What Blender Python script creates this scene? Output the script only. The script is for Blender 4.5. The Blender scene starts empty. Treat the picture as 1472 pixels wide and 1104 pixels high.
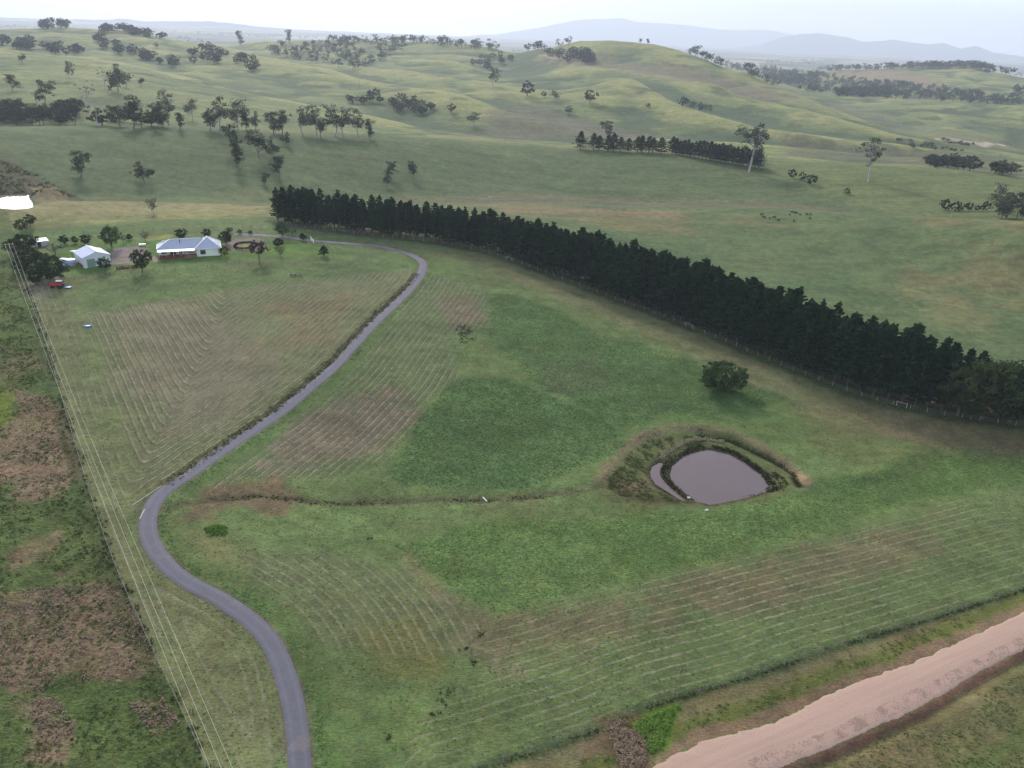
import bpy, bmesh, math, random, time
import numpy as np
from mathutils import Matrix, Vector
T0 = time.time()
SC = bpy.context.scene
COL = SC.collection
PI = math.pi
# ------------------------------------------------------------------ camera
W, H, F = 1472.0, 1104.0, 1133.0
CAMZ, PITCH, ROLL = 92.0, math.radians(23.9), math.radians(2.5)
_f = np.array([0, math.cos(PITCH), -math.sin(PITCH)])
_r0 = np.array([1.0, 0, 0]); _u0 = np.array([0, math.sin(PITCH), math.cos(PITCH)])
_r = math.cos(ROLL) * _r0 + math.sin(ROLL) * _u0
_u = math.cos(ROLL) * _u0 - math.sin(ROLL) * _r0

def ray(px, py):
    px = np.asarray(px, float); py = np.asarray(py, float)
    return _f + ((px - W / 2) / F)[..., None] * _r + ((H / 2 - py) / F)[..., None] * _u

def polar(px, py):
    d = ray(px, py)
    return np.arctan2(d[..., 0], d[..., 1]), -d[..., 2] / np.hypot(d[..., 0], d[..., 1])

def zdepth(p):
    return float(np.dot(np.array(p) - np.array([0, 0, CAMZ]), _f))

cam = bpy.data.objects.new('camera', bpy.data.cameras.new('camera'))
COL.objects.link(cam)
cam.matrix_world = Matrix(((_r[0], _u[0], -_f[0], 0), (_r[1], _u[1], -_f[1], 0), (_r[2], _u[2], -_f[2], CAMZ), (0, 0, 0, 1)))
cam.data.sensor_width = 36.0
cam.data.lens = F / W * 36.0
cam.data.clip_start = 1.0
cam.data.clip_end = 80000.0
SC.camera = cam

# ------------------------------------------------------------------ noise
def _hash(ix, iy, seed):
    h = (ix.astype(np.int64) * 374761393 + iy.astype(np.int64) * 668265263 + seed * 1442695041) & 0xFFFFFFFF
    h = ((h ^ (h >> 13)) * 1274126177) & 0xFFFFFFFF
    h = h ^ (h >> 16)
    return (h & 0xFFFFFF) / float(0xFFFFFF)

def vnoise(x, y, seed=0):
    ix = np.floor(x); iy = np.floor(y)
    fx = x - ix; fy = y - iy
    fx = fx * fx * fx * (fx * (fx * 6 - 15) + 10); fy = fy * fy * fy * (fy * (fy * 6 - 15) + 10)
    ix = ix.astype(np.int64); iy = iy.astype(np.int64)
    a = _hash(ix, iy, seed); b = _hash(ix + 1, iy, seed); c = _hash(ix, iy + 1, seed); d = _hash(ix + 1, iy + 1, seed)
    return a + (b - a) * fx + (c - a) * fy + (a - b - c + d) * fx * fy      # 0..1

def fbm(x, y, scale, octaves=4, seed=0, gain=0.5):
    s = 0.0; amp = 1.0; tot = 0.0
    x = x / scale; y = y / scale
    for o in range(octaves):
        s = s + amp * (vnoise(x, y, seed + o * 17) - 0.5) * 2; tot += amp
        xr = 0.8 * x - 0.6 * y; y = (0.6 * x + 0.8 * y) * 2.03; x = xr * 2.03; amp *= gain
    return s / tot                                                           # -1..1

def sstep(a, b, x):
    t = np.clip((x - a) / (b - a), 0, 1)
    return t * t * (3 - 2 * t)

# ------------------------------------------------------------------ terrain as ridges and valleys
def pchip(xk, yk, x):
    xk = np.asarray(xk, float); yk = np.asarray(yk, float)
    h = np.diff(xk); dl = np.diff(yk) / h
    m = np.zeros_like(yk)
    w1 = 2 * h[1:] + h[:-1]; w2 = h[1:] + 2 * h[:-1]
    ok = (dl[1:] * dl[:-1]) > 0
    with np.errstate(divide='ignore', invalid='ignore'):
        mm = (w1 + w2) / (w1 / dl[:-1] + w2 / dl[1:])
    m[1:-1] = np.where(ok, mm, 0.0)
    m[0] = dl[0]; m[-1] = dl[-1]
    i = np.clip(np.searchsorted(xk, x) - 1, 0, len(h) - 1)
    t = np.clip((x - xk[i]) / h[i], 0, 1)
    t2 = t * t; t3 = t2 * t
    return (2 * t3 - 3 * t2 + 1) * yk[i] + (t3 - 2 * t2 + t) * h[i] * m[i] + (-2 * t3 + 3 * t2) * yk[i + 1] + (t3 - t2) * h[i] * m[i + 1]

def near_z(x, y):
    z = 1.5 + 13.0 * np.exp(-(((x + 125) / 120) ** 2 + ((y - 340) / 125) ** 2) / 2)
    z = z + 2.5 * np.exp(-(((x + 110) / 60) ** 2 + ((y - 120) / 80) ** 2) / 2)
    z = z + 3.0 * sstep(60, 200, x) * sstep(80, 260, y)
    z = z - 2.0 * np.exp(-(((x - 30) / 70) ** 2 + ((y - 160) / 22) ** 2) / 2)
    return z

LINES = [
 # crest A, behind the house and the pine row
 dict(p=[(0,292,400),(200,293,402),(387,294,410),(560,296,430),(720,295,450),(900,299,460),(1100,303,465),(1300,313,455),(1472,320,440)]),
 dict(drop=9, f=1.13),
 # crest B, dark slope
 dict(p=[(0,182,620),(200,183,625),(400,191,635),(560,197,650),(740,208,675),(830,213,680),(960,219,685),(1030,223,685),(1100,227,680),(1260,235,680),(1380,246,680),(1472,256,680)]),
 dict(drop=7, f=1.1),
 # spur D
 dict(p=[(0,70,1500),(60,77,1450),(120,83,1380),(200,96,1280),(300,118,1120),(370,137,1030),(520,165,900),(640,190,830),(740,202,810),(1100,221,800),(1472,249,800)]),
 dict(drop=9, f=1.09),
 # spur E
 dict(p=[(0,42,2400),(130,41,2400),(200,47,2250),(240,54,2150),(300,64,2000),(370,78,1750),(440,93,1550),(540,117,1300),(640,131,1150),(740,160,1030),(830,184,960),(900,196,940),(1100,209,940),(1472,240,930)]),
 dict(drop=10, f=1.08),
 # spur F
 dict(p=[(0,48,2800),(300,74,2300),(370,84,2000),(440,88,1850),(540,98,1650),(640,110,1500),(740,123,1400),(800,131,1350),(850,122,1360),(902,113,1400),(940,130,1300),(980,150,1200),(1080,181,1100),(1200,199,1050),(1472,234,1030)]),
 dict(drop=5, f=1.06),
 dict(p=[(0,49,3100),(300,72,2700),(370,70,2300),(540,80,2000),(640,88,1850),(740,112,1700),(839,97,1650),(892,99,1620),(1000,116,1500),(1080,140,1400),(1171,160,1290),(1293,194,1180),(1472,229,1130)]),
 dict(drop=4, f=1.05),
 # skyline of the middle, brown peak, spur H
 dict(p=[(0,52,3600),(200,60,3200),(300,70,3100),(345,64,2900),(370,60,2700),(450,58,2600),(600,60,2500),(680,66,2400),(740,72,2300),(790,68,2200),(838,58,2100),(880,58.5,2050),(930,62,2000),(965,69,1950),(1000,80,1900),(1060,102,1750),(1110,122,1640),(1171,147,1500),(1237,170,1380),(1293,188,1300),(1354,196,1260),(1472,223,1220)]),
 dict(drop=16, f=1.12),
 dict(p=[(0,55,4300),(370,72,4300),(840,80,3400),(1000,96,2900),(1110,122,2300),(1200,140,2000),(1290,143,1950),(1350,147,1900),(1472,153,1850)]),
 dict(drop=10, f=1.15),
 dict(p=[(0,57,5500),(370,66,5500),(740,86,5000),(1000,92,4500),(1120,102,4000),(1176,101,3600),(1240,100,3400),(1303,98,3300),(1392,97,3200),(1472,111,3000)]),
 dict(drop=30, f=1.2),
 dict(z=-42, r=6600), dict(z=-45, r=9000), dict(z=-42, r=12500), dict(z=-30, r=16000), dict(z=-20, r=24000),
]
th_in = np.radians(np.linspace(-46, 46, 880))
TH = np.concatenate([np.radians(np.linspace(-80, -46.5, 40)), th_in, np.radians(np.linspace(46.5, 80, 40))])
NR = 1120
RR = np.concatenate([np.linspace(4, 44, 14), np.exp(np.linspace(math.log(46), math.log(24000), NR))])
NT, NRR = len(TH), len(RR)
NEAR_R = [4, 25, 50, 80, 110, 140, 170, 200, 235, 275, 320, 360]
knr, knz = [], []
for r in NEAR_R:
    knr.append(np.full(NT, float(r))); knz.append(near_z(r * np.sin(TH), r * np.cos(TH)))
for L in LINES:
    if 'p' in L:
        a = np.array(L['p'], float)
        th, t = polar(a[:, 0], a[:, 1])
        z = CAMZ - a[:, 2] * t
        tc = np.clip(TH, th[0], th[-1])
        r = pchip(th, a[:, 2], tc); zz = pchip(th, z, tc)
        # outside the view let ridges fall and rise gently
        zz = zz - 6 * sstep(0.0, 0.7, np.abs(TH - tc))
        r = np.maximum(r, knr[-1] * 1.045)
    elif 'drop' in L:
        r = knr[-1] * L['f']; zz = knz[-1] - L['drop']
    else:
        r = np.full(NT, float(L['r'])); zz = np.full(NT, float(L['z']))
    knr.append(r); knz.append(zz)
KR = np.log(np.array(knr)); KZ = np.array(knz)
LR = np.log(RR)
Z = np.zeros((NT, NRR))
for i in range(NT):
    Z[i] = pchip(KR[:, i], KZ[:, i], LR)
XX = np.sin(TH)[:, None] * RR[None, :]; YY = np.cos(TH)[:, None] * RR[None, :]
RRg = np.broadcast_to(RR[None, :], XX.shape)

def hgt(x, y, Zg=None):
    Zg = Z if Zg is None else Zg
    x = np.asarray(x, float); y = np.asarray(y, float)
    th = np.arctan2(x, y); r = np.hypot(x, y)
    i = np.clip(np.searchsorted(TH, th) - 1, 0, NT - 2); j = np.clip(np.searchsorted(RR, r) - 1, 0, NRR - 2)
    a = np.clip((th - TH[i]) / (TH[i + 1] - TH[i]), 0, 1); b = np.clip((r - RR[j]) / (RR[j + 1] - RR[j]), 0, 1)
    return (Zg[i, j] * (1 - a) + Zg[i + 1, j] * a) * (1 - b) + (Zg[i, j + 1] * (1 - a) + Zg[i + 1, j + 1] * a) * b

_RS = np.exp(np.linspace(math.log(15), math.log(20000), 5000))
def at(px, py, lift=0.0):
    """world point where the view ray of a pixel of the photograph meets the ground"""
    px = np.atleast_1d(np.asarray(px, float)); py = np.atleast_1d(np.asarray(py, float))
    th, t = polar(px, py)
    out = np.zeros((len(px), 3))
    for k in range(len(px)):
        x = np.sin(th[k]) * _RS; y = np.cos(th[k]) * _RS
        g = hgt(x, y); zr = CAMZ - _RS * t[k]
        d = zr - g
        s = np.nonzero(d <= 0)[0]
        if len(s) == 0:
            j = int(np.argmin(d + (_RS < 300) * 1e3)); r = _RS[j]
        elif s[0] == 0:
            r = _RS[0]
        else:
            j = s[0]; a = d[j - 1] / (d[j - 1] - d[j]); r = _RS[j - 1] + a * (_RS[j] - _RS[j - 1])
        xx, yy = math.sin(th[k]) * r, math.cos(th[k]) * r
        out[k] = (xx, yy, float(hgt(xx, yy)) + lift)
    return out

def P(pts):
    a = np.array(pts, float)
    return at(a[:, 0], a[:, 1])[:, :2]

def poly_sd(poly, X, Y, margin=15.0):
    """signed distance, positive inside; -1e3 far away"""
    out = np.full(X.shape, -1e3)
    x0, y0 = poly.min(0) - margin; x1, y1 = poly.max(0) + margin
    m = (X > x0) & (X < x1) & (Y > y0) & (Y < y1)
    if not m.any(): return out
    x = X[m]; y = Y[m]
    d2 = np.full(x.shape, 1e18); ins = np.zeros(x.shape, bool)
    n = len(poly)
    for k in range(n):
        ax, ay = poly[k]; bx, by = poly[(k + 1) % n]
        ex, ey = bx - ax, by - ay
        t = np.clip(((x - ax) * ex + (y - ay) * ey) / (ex * ex + ey * ey + 1e-9), 0, 1)
        d2 = np.minimum(d2, (x - ax - t * ex) ** 2 + (y - ay - t * ey) ** 2)
        c = ((ay > y) != (by > y)) & (x < ex * (y - ay) / (ey + 1e-12) + ax)
        ins ^= c
    d = np.sqrt(d2)
    out[m] = np.where(ins, d, -d)
    return out

def line_d(line, X, Y, margin=60.0, signed=False):
    out = np.full(X.shape, 1e3)
    x0, y0 = line.min(0) - margin; x1, y1 = line.max(0) + margin
    m = (X > x0) & (X < x1) & (Y > y0) & (Y < y1)
    x = X[m]; y = Y[m]
    d2 = np.full(x.shape, 1e18); sg = np.ones(x.shape)
    for k in range(len(line) - 1):
        ax, ay = line[k]; bx, by = line[k + 1]
        ex, ey = bx - ax, by - ay
        t = np.clip(((x - ax) * ex + (y - ay) * ey) / (ex * ex + ey * ey + 1e-9), 0, 1)
        dd = (x - ax - t * ex) ** 2 + (y - ay - t * ey) ** 2
        c = dd < d2
        d2 = np.where(c, dd, d2)
        if signed: sg = np.where(c, np.sign(ex * (y - ay) - ey * (x - ax)), sg)
    d = np.sqrt(d2)
    out[m] = d * sg if signed else d
    return out

def catmull(pts, step=2.0):
    pts = np.array(pts, float); out = []
    q = np.vstack([2 * pts[0] - pts[1], pts, 2 * pts[-1] - pts[-2]])
    for i in range(1, len(q) - 2):
        n = max(2, int(np.linalg.norm(q[i + 1] - q[i]) / step))
        t = np.linspace(0, 1, n, endpoint=False)[:, None]
        out.append(0.5 * ((2 * q[i]) + (-q[i - 1] + q[i + 1]) * t + (2 * q[i - 1] - 5 * q[i] + 4 * q[i + 1] - q[i + 2]) * t ** 2 + (-q[i - 1] + 3 * q[i] - 3 * q[i + 1] + q[i + 2]) * t ** 3))
    out.append(pts[-1:])
    return np.vstack(out)

# ---- world outlines of the place
DRIVE = catmull(P([(440,1180),(436,1140),(431,1100),(428,1060),(421,1010),(410,970),(396,935),(375,905),(345,880),(310,857),(280,842),(250,822),(226,795),(214,770),(213,745),(222,722),(240,703),(270,684),(310,655),(350,628),(400,595),(440,562),(480,528),(510,495),(540,463),(570,435),(592,412),(606,392),(608,378),(598,370),(575,361),(545,354),(500,350),(450,346),(410,341),(370,338),(335,337)]), 2.0)
RU = P([(870,1130),(937,1102),(1006,1067),(1117,1035),(1198,994),(1320,949),(1472,880)])
RL = P([(1060,1130),(1125,1102),(1222,1063),(1320,1018),(1402,970),(1472,933)])
def extend(pl, a, b):
    d0 = (pl[0] - pl[1]) / np.linalg.norm(pl[0] - pl[1]); d1 = (pl[-1] - pl[-2]) / np.linalg.norm(pl[-1] - pl[-2])
    return np.vstack([pl[0] + d0 * a, pl, pl[-1] + d1 * b])
RU = catmull(extend(RU, 40, 60), 1.0); RL = catmull(extend(RL, 40, 60), 1.0)
LFENCE = catmull(P([(26,362),(36,400),(60,475),(88,570),(120,680),(160,800),(205,905),(250,1000),(296,1098),(312,1130)]), 6)
BFENCE = catmull(P([(640,1120),(700,1102),(780,1075),(870,1045),(960,1008),(1080,972),(1200,930),(1330,892),(1472,848),(1540,826)]), 4)
PINES = P([(395,318),(430,325),(500,333),(560,341),(620,347),(700,362),(760,382),(830,408),(900,434),(960,456),(1040,487),(1100,513),(1180,545),(1240,566),(1290,580),(1350,592),(1410,602),(1472,611),(1560,622)])
POND = P([(963,678),(967,666),(986,651),(1011,644),(1026,644),(1050,651),(1075,666),(1094,680),(1106,695),(1101,706),(1075,713),(1043,719),(1021,722),(1001,717),(982,705),(967,690)])
SLIV = P([(935,673),(938,666),(950,660),(955,663),(949,672),(950,681),(963,695),(978,708),(990,718),(974,712),(957,703),(943,692),(936,681)])
DAM2 = P([(-120,278),(-40,277),(20,277),(40,278),(46,282),(44,289),(20,292),(-60,292),(-140,291)])
GULLY = P([(215,735),(300,716),(380,712),(470,722),(560,720),(640,716),(690,718),(780,712),(860,700),(920,700)])
BANK = P([(862,690),(892,655),(925,628),(965,616),(1010,616),(1050,620),(1085,640),(1130,668),(1156,690),(1150,704)])
DITCH = P([(1010,628),(1048,631),(1072,643),(1110,664),(1140,684),(1148,702)])
BERM = P([(1110,694),(1170,692),(1230,690),(1270,682),(1300,665),(1320,655)])
SWALE = P([(240,698),(300,655),(350,620),(400,587),(440,552),(480,517),(508,487),(538,456),(566,430),(590,408),(600,394)])

# small relief
d_drive = line_d(DRIVE, XX, YY, 80)
d_lf = -line_d(LFENCE, XX, YY, 400, True)   # positive on the scrub side
d_bf = line_d(BFENCE, XX, YY, 120, True)
d_pine = line_d(PINES, XX, YY, 120)
roadpoly = np.vstack([RU, RL[::-1]])
sd_road = poly_sd(roadpoly, XX, YY, 30)
near = sstep(420, 330, RRg)
calm = sstep(2.0, 6.0, d_drive) * sstep(-1.0, -5.0, sd_road)
HOUSEPT = P([(270,362)])[0]
calm = calm * sstep(20, 45, np.hypot(XX - HOUSEPT[0] + 12, YY - HOUSEPT[1]) - 14)
Z += near * calm * (0.35 * fbm(XX, YY, 22, 3, 5) + 0.10 * fbm(XX, YY, 4, 3, 8))
hills = sstep(430, 700, RRg)
gl = 1 - np.abs(fbm(XX, YY, 230, 3, 31))
Z += hills * np.clip(RRg / 1500, 0.3, 1.6) * (3.6 * fbm(XX, YY, 120, 5, 21, .55) - 5.0 * np.clip(gl - 0.78, 0, 1) * 3)
Z += sstep(360, 470, RRg) * 0.7 * fbm(XX, YY, 28, 3, 3)
Z += sstep(7000, 9000, RRg) * 12 * fbm(XX, YY, 1500, 3, 77)
left_scrub = sstep(0.5, 3.0, d_lf) * (d_lf < 900) * near
Z += left_scrub * (0.22 * fbm(XX, YY, 2.6, 2, 44) + 0.25 * fbm(XX, YY, 9, 2, 41))
g = line_d(GULLY, XX, YY, 20)
Z -= 0.55 * sstep(3, 9, d_drive) * np.exp(-(g / 1.6) ** 2) * (0.7 + 0.5 * fbm(XX, YY, 5, 2, 9))
bk = line_d(BANK, XX, YY, 20); dt = line_d(DITCH, XX, YY, 20); bm_ = line_d(BERM, XX, YY, 20); sw = line_d(SWALE, XX, YY, 20)
Z += 0.35 * np.exp(-(bk / 3.0) ** 2) - 1.1 * np.exp(-(dt / 1.6) ** 2) + 0.8 * np.exp(-(bm_ / 3.0) ** 2)
Z -= 0.6 * np.exp(-(sw / 1.3) ** 2) * sstep(1.5, 3.0, d_drive)
# roadside ditch under the dirt road
rl_d = line_d(RL, XX, YY, 20)
out_low = (sd_road < 0)
Z -= 0.7 * np.exp(-((rl_d - 1.6) / 0.9) ** 2) * out_low
def basin(poly, extra=None, drop=0.5, blend=14.0):
    global Z
    base = hgt(poly[:, 0], poly[:, 1])
    zw = float(np.percentile(base, 25)) - drop
    sd = poly_sd(poly, XX, YY, 30)
    if extra is not None: sd = np.maximum(sd, poly_sd(extra, XX, YY, 30))
    inside = zw - np.minimum(sd * 0.5, 1.4)
    dd = np.maximum(-sd, 0)
    s = sstep(0, blend, dd)
    outz = (zw + 0.12 + np.minimum(dd * 0.16, 2.2)) * (1 - s) + np.maximum(Z, zw + 0.35) * s
    Z = np.where(sd > 0, inside, np.where(sd > -blend, outz, Z))
    return zw
ZW1 = basin(POND, SLIV, 0.5)
Z += (RRg < 250) * (poly_sd(POND, XX, YY, 20) < -0.5) * (poly_sd(SLIV, XX, YY, 20) < -0.5) * (0.25 * np.exp(-(bk / 2.5) ** 2) - 0.6 * np.exp(-(dt / 1.0) ** 2))
ZW2 = basin(DAM2, None, 0.6, 10)
# the knob of spoil at the end of the far dam
KNOB = P([(66, 284)])[0]
Z += 4.0 * np.exp(-(np.hypot(XX - KNOB[0], YY - KNOB[1] - 6) / 7.5) ** 2)

print('terrain', round(time.time() - T0, 1))
# ------------------------------------------------------------------ material helpers
def lin(c):
    return tuple(((v / 255.0) / 12.92 if v / 255.0 <= 0.04045 else ((v / 255.0 + 0.055) / 1.055) ** 2.4) for v in c)

class NT_:
    def __init__(s, name):
        s.m = bpy.data.materials.new(name); s.m.use_nodes = True
        s.t = s.m.node_tree; s.t.nodes.clear()
        s.out = s.n('ShaderNodeOutputMaterial')
    def n(s, typ, **kw):
        nd = s.t.nodes.new(typ)
        for k, v in kw.items():
            if k.startswith('i_'):
                key = k[2:]; key = int(key) if key.isdigit() else key.replace('_', ' ')
                nd.inputs[key].default_value = v
            else: setattr(nd, k, v)
        return nd
    def l(s, a, b): s.t.links.new(a, b)
    def math(s, op, a, b=None, c=None):
        nd = s.n('ShaderNodeMath', operation=op)
        for i, v in enumerate((a, b, c)):
            if v is None: continue
            if isinstance(v, (int, float)): nd.inputs[i].default_value = v
            else: s.l(v, nd.inputs[i])
        return nd.outputs[0]
    def mix(s, fac, a, b, blend='MIX'):
        nd = s.n('ShaderNodeMix', data_type='RGBA', blend_type=blend)
        for k, v in ((0, fac), (6, a), (7, b)):
            if isinstance(v, (int, float)): nd.inputs[k].default_value = v
            elif isinstance(v, tuple): nd.inputs[k].default_value = (*v[:3], 1)
            else: s.l(v, nd.inputs[k])
        return nd.outputs[2]
    def noise(s, scale, detail=3, rough=0.5, vec=None, col=False):
        nd = s.n('ShaderNodeTexNoise'); nd.inputs['Scale'].default_value = scale
        nd.inputs['Detail'].default_value = detail; nd.inputs['Roughness'].default_value = rough
        if vec is not None: s.l(vec, nd.inputs['Vector'])
        return nd.outputs['Color' if col else 'Fac']
    def pos(s):
        return s.n('ShaderNodeNewGeometry').outputs['Position']
    def obj(s):
        return s.n('ShaderNodeTexCoord').outputs['Object']
    def bsdf(s, col, rough=0.9, spec=0.1, bump=None, bstr=0.3, bdist=0.1, metal=0.0):
        b = s.n('ShaderNodeBsdfPrincipled')
        if isinstance(col, tuple): b.inputs['Base Color'].default_value = (*col[:3], 1)
        else: s.l(col, b.inputs['Base Color'])
        b.inputs['Roughness'].default_value = rough; b.inputs['Specular IOR Level'].default_value = spec
        b.inputs['Metallic'].default_value = metal
        if bump is not None:
            bn = s.n('ShaderNodeBump'); bn.inputs['Strength'].default_value = bstr; bn.inputs['Distance'].default_value = bdist
            s.l(bump, bn.inputs['Height']); s.l(bn.outputs[0], b.inputs['Normal'])
        s.l(b.outputs[0], s.out.inputs[0])
        return b

def simple_mat(name, col, rough=0.7, spec=0.3, var=0.25, scale=3.0, metal=0.0, alb=1.0):
    t = NT_(name); c = tuple(v * alb for v in lin(col))
    n = t.noise(scale, 4, 0.6, t.obj())
    f = t.math('MULTIPLY', t.math('SUBTRACT', n, 0.5), var * 2)
    k = t.math('ADD', f, 1.0)
    vm = t.n('ShaderNodeVectorMath', operation='SCALE'); vm.inputs[0].default_value = c; t.l(k, vm.inputs['Scale'])
    t.bsdf(vm.outputs[0], rough, spec, n, 0.15, 0.02, metal)
    return t.m

def settag(o, label=None, cat=None, group=None, kind=None):
    if label: o['label'] = label
    if cat: o['category'] = cat
    if group: o['group'] = group
    if kind: o['kind'] = kind
    return o

def link(name, me, mat=None, parent=None):
    o = bpy.data.objects.new(name, me); COL.objects.link(o)
    if mat is not None and len(me.materials) == 0: me.materials.append(mat)
    if parent is not None: o.parent = parent
    return o

def quads_np(name, co, nq, mat=None, smooth=False, faces=None):
    """mesh from vertices and quads given as an index array (or consecutive groups of four)"""
    me = bpy.data.meshes.new(name)
    co = np.asarray(co, np.float32)
    if faces is None: faces = np.arange(nq * 4, dtype=np.int32).reshape(-1, 4)
    faces = np.asarray(faces, np.int32); n = len(faces); k = faces.shape[1]
    me.vertices.add(len(co)); me.vertices.foreach_set('co', co.ravel())
    me.loops.add(n * k); me.loops.foreach_set('vertex_index', faces.ravel())
    me.polygons.add(n); me.polygons.foreach_set('loop_start', np.arange(0, n * k, k, dtype=np.int32))
    me.polygons.foreach_set('loop_total', np.full(n, k, dtype=np.int32))
    if smooth: me.polygons.foreach_set('use_smooth', np.ones(n, bool))
    me.update(calc_edges=True)
    if mat is not None: me.materials.append(mat)
    return me

# ------------------------------------------------------------------ ground cover
KA = 0.50          # picture brightness -> base colour
def cc(r, g_, b): return np.array(lin((r, g_, b))) * KA
cov = np.zeros(XX.shape + (3,))
cov[:] = cc(108, 131, 82)
def over(mask, col):
    global cov
    m = np.clip(mask, 0, 1)[..., None]
    cov = cov * (1 - m) + np.asarray(col) * m
n_big = fbm(XX, YY, 60, 4, 101); n_mid = fbm(XX, YY, 14, 4, 102); n_sm = fbm(XX, YY, 3.5, 3, 103); n_t = fbm(XX, YY, 1.2, 2, 104)
def reg(pts, soft=2.0, amp=2.0, margin=25):
    """soft-edged outline of a patch of ground, its edge broken by noise"""
    sd = poly_sd(P(pts), XX, YY, margin) + amp * (0.9 * n_mid * 2 + 1.0 * n_sm + .5 * n_t)
    return sstep(-soft, soft, sd)
far = sstep(330, 420, RRg)
over(0.55 * sstep(-0.1, 0.5, n_mid), cc(113, 123, 83))
over(0.5 * sstep(0.0, 0.5, -n_big), cc(98, 130, 74))
stripe_a = np.zeros(XX.shape); tuft = np.full(XX.shape, 0.35)
# behind the pine row: wide yellowish paddock
nearmask = reg([(-200,330),(40,330),(200,318),(395,312),(560,335),(760,372),(960,446),(1180,535),(1350,588),(1560,618),(1700,1500),(-400,1500)], 3, 1.5, 400)
fp = (1 - nearmask) * sstep(520, 470, RRg)
over(fp, cc(102, 122, 82))
over(fp * sstep(0.05, 0.45, n_big + 0.3 * n_mid), cc(124, 126, 88))
over(fp * 0.8 * sstep(-0.05, -0.5, n_big + 0.4 * n_mid), cc(90, 116, 78))
over(fp * reg([(-60,296),(60,295),(380,296),(400,335),(200,332),(0,348)], 8, 5), cc(142, 148, 100)); over(.7 * reg([(30,296),(380,297),(386,303),(200,308),(40,306)], 4, 5), cc(156, 152, 112))
over(fp * reg([(715,297),(900,301),(1000,306),(900,312),(720,306)], 6, 5), cc(136, 128, 98))
over(fp * 0.7 * reg([(1400,375),(1472,400),(1472,430),(1400,420)], 6, 5), cc(128, 130, 92))
over(fp * 0.5 * reg([(1250,395),(1330,415),(1420,455),(1400,470),(1290,430)], 5, 8), cc(132, 132, 94))
# beyond crest A
hb = sstep(455, 500, RRg)
hf = sstep(640, 760, RRg)
over(hb, cc(98, 117, 80))  # slope B kept darker: cloud shade carried by the pasture colour
over(hb * 0.5 * sstep(0.0, 0.5, n_mid), cc(108, 120, 86))
n_h = fbm(XX, YY, 260, 4, 201); n_h2 = fbm(XX, YY, 70, 4, 202); n_h3 = fbm(XX, YY, 22, 3, 203)
over(hf, cc(128, 144, 94))  # hills beyond kept paler: their brighter light put into the pasture colour
over(hf * sstep(0.0, 0.45, n_h + 0.4 * n_h2), cc(148, 158, 102))
over(hf * 0.7 * sstep(0.05, 0.5, -n_h2), cc(104, 126, 86))
over(hf * 0.6 * sstep(0.1, 0.5, n_h3), cc(126, 130, 98))
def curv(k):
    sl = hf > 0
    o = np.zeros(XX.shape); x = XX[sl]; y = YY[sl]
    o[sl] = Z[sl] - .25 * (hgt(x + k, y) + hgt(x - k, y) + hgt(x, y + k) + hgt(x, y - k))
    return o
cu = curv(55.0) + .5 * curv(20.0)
over(hf * .85 * sstep(0.4, 3.2, cu + .8 * n_h2), cc(158, 166, 108))  # drier convex crests, with their highlight painted into the cover
over(hf * .9 * sstep(0.2, 2.4, -cu + .6 * n_h2), cc(88, 108, 80))  # greener hollows, with the shade of the folds painted in
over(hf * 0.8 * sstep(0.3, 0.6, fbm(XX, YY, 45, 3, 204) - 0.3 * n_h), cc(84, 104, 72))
# right green slope beyond the second pine row, brown gully flats
over(reg([(1092,232),(1260,238),(1472,258),(1560,268),(1500,318),(1300,310),(1180,280),(1110,256)], 8, 4), cc(112, 128, 84))
over(0.8 * reg([(560,284),(700,278),(900,283),(1100,288),(1250,300),(1200,304),(1000,298),(700,291),(560,291)], 4, 5), cc(118, 120, 94))
over(0.8 * reg([(1130,196),(1300,212),(1472,232),(1472,256),(1380,244),(1260,232),(1130,224)], 12, 12), cc(112, 116, 92))
over(0.9 * reg([(740,150),(900,186),(980,200),(900,205),(790,200),(640,196)], 12, 8), cc(116, 120, 98))
# brown peak and its spur
over(0.85 * reg([(775,78),(850,80),(930,92),(1000,98),(1100,125),(1170,150),(1110,142),(1000,118),(900,104),(800,92)], 25, 25, 120), cc(132, 128, 104))
over(0.9 * reg([(1180,104),(1300,100),(1350,118),(1340,130),(1260,118)], 25, 20, 150), cc(150, 138, 112))
over(0.5 * reg([(1180,150),(1280,188),(1472,224),(1472,212),(1300,180),(1200,146)], 10, 8, 80), cc(128, 132, 100))
pl = sstep(5600, 6500, RRg)
over(pl, cc(120, 135, 100)); over(pl * sstep(0.1, 0.3, fbm(XX, YY, 900, 3, 301)), cc(190, 190, 160)); over(pl * sstep(0.15, 0.3, fbm(XX, YY, 700, 3, 302)), cc(62, 80, 62))
# pale tracks winding over the hills
def track(pts, w, col, a=0.8):
    over(a * sstep(w * 1.4, w * 0.5, line_d(catmull(P(pts), 6), XX, YY, 40)), col)
track([(1350,200),(1400,205),(1420,207),(1440,208)], 7, cc(200, 190, 170), 1)
track([(740,208),(830,213.5),(960,219.5)], 2, cc(132, 142, 104), .6)
track([(775,80),(800,84),(850,92)], 4, cc(180, 165, 140))
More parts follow.
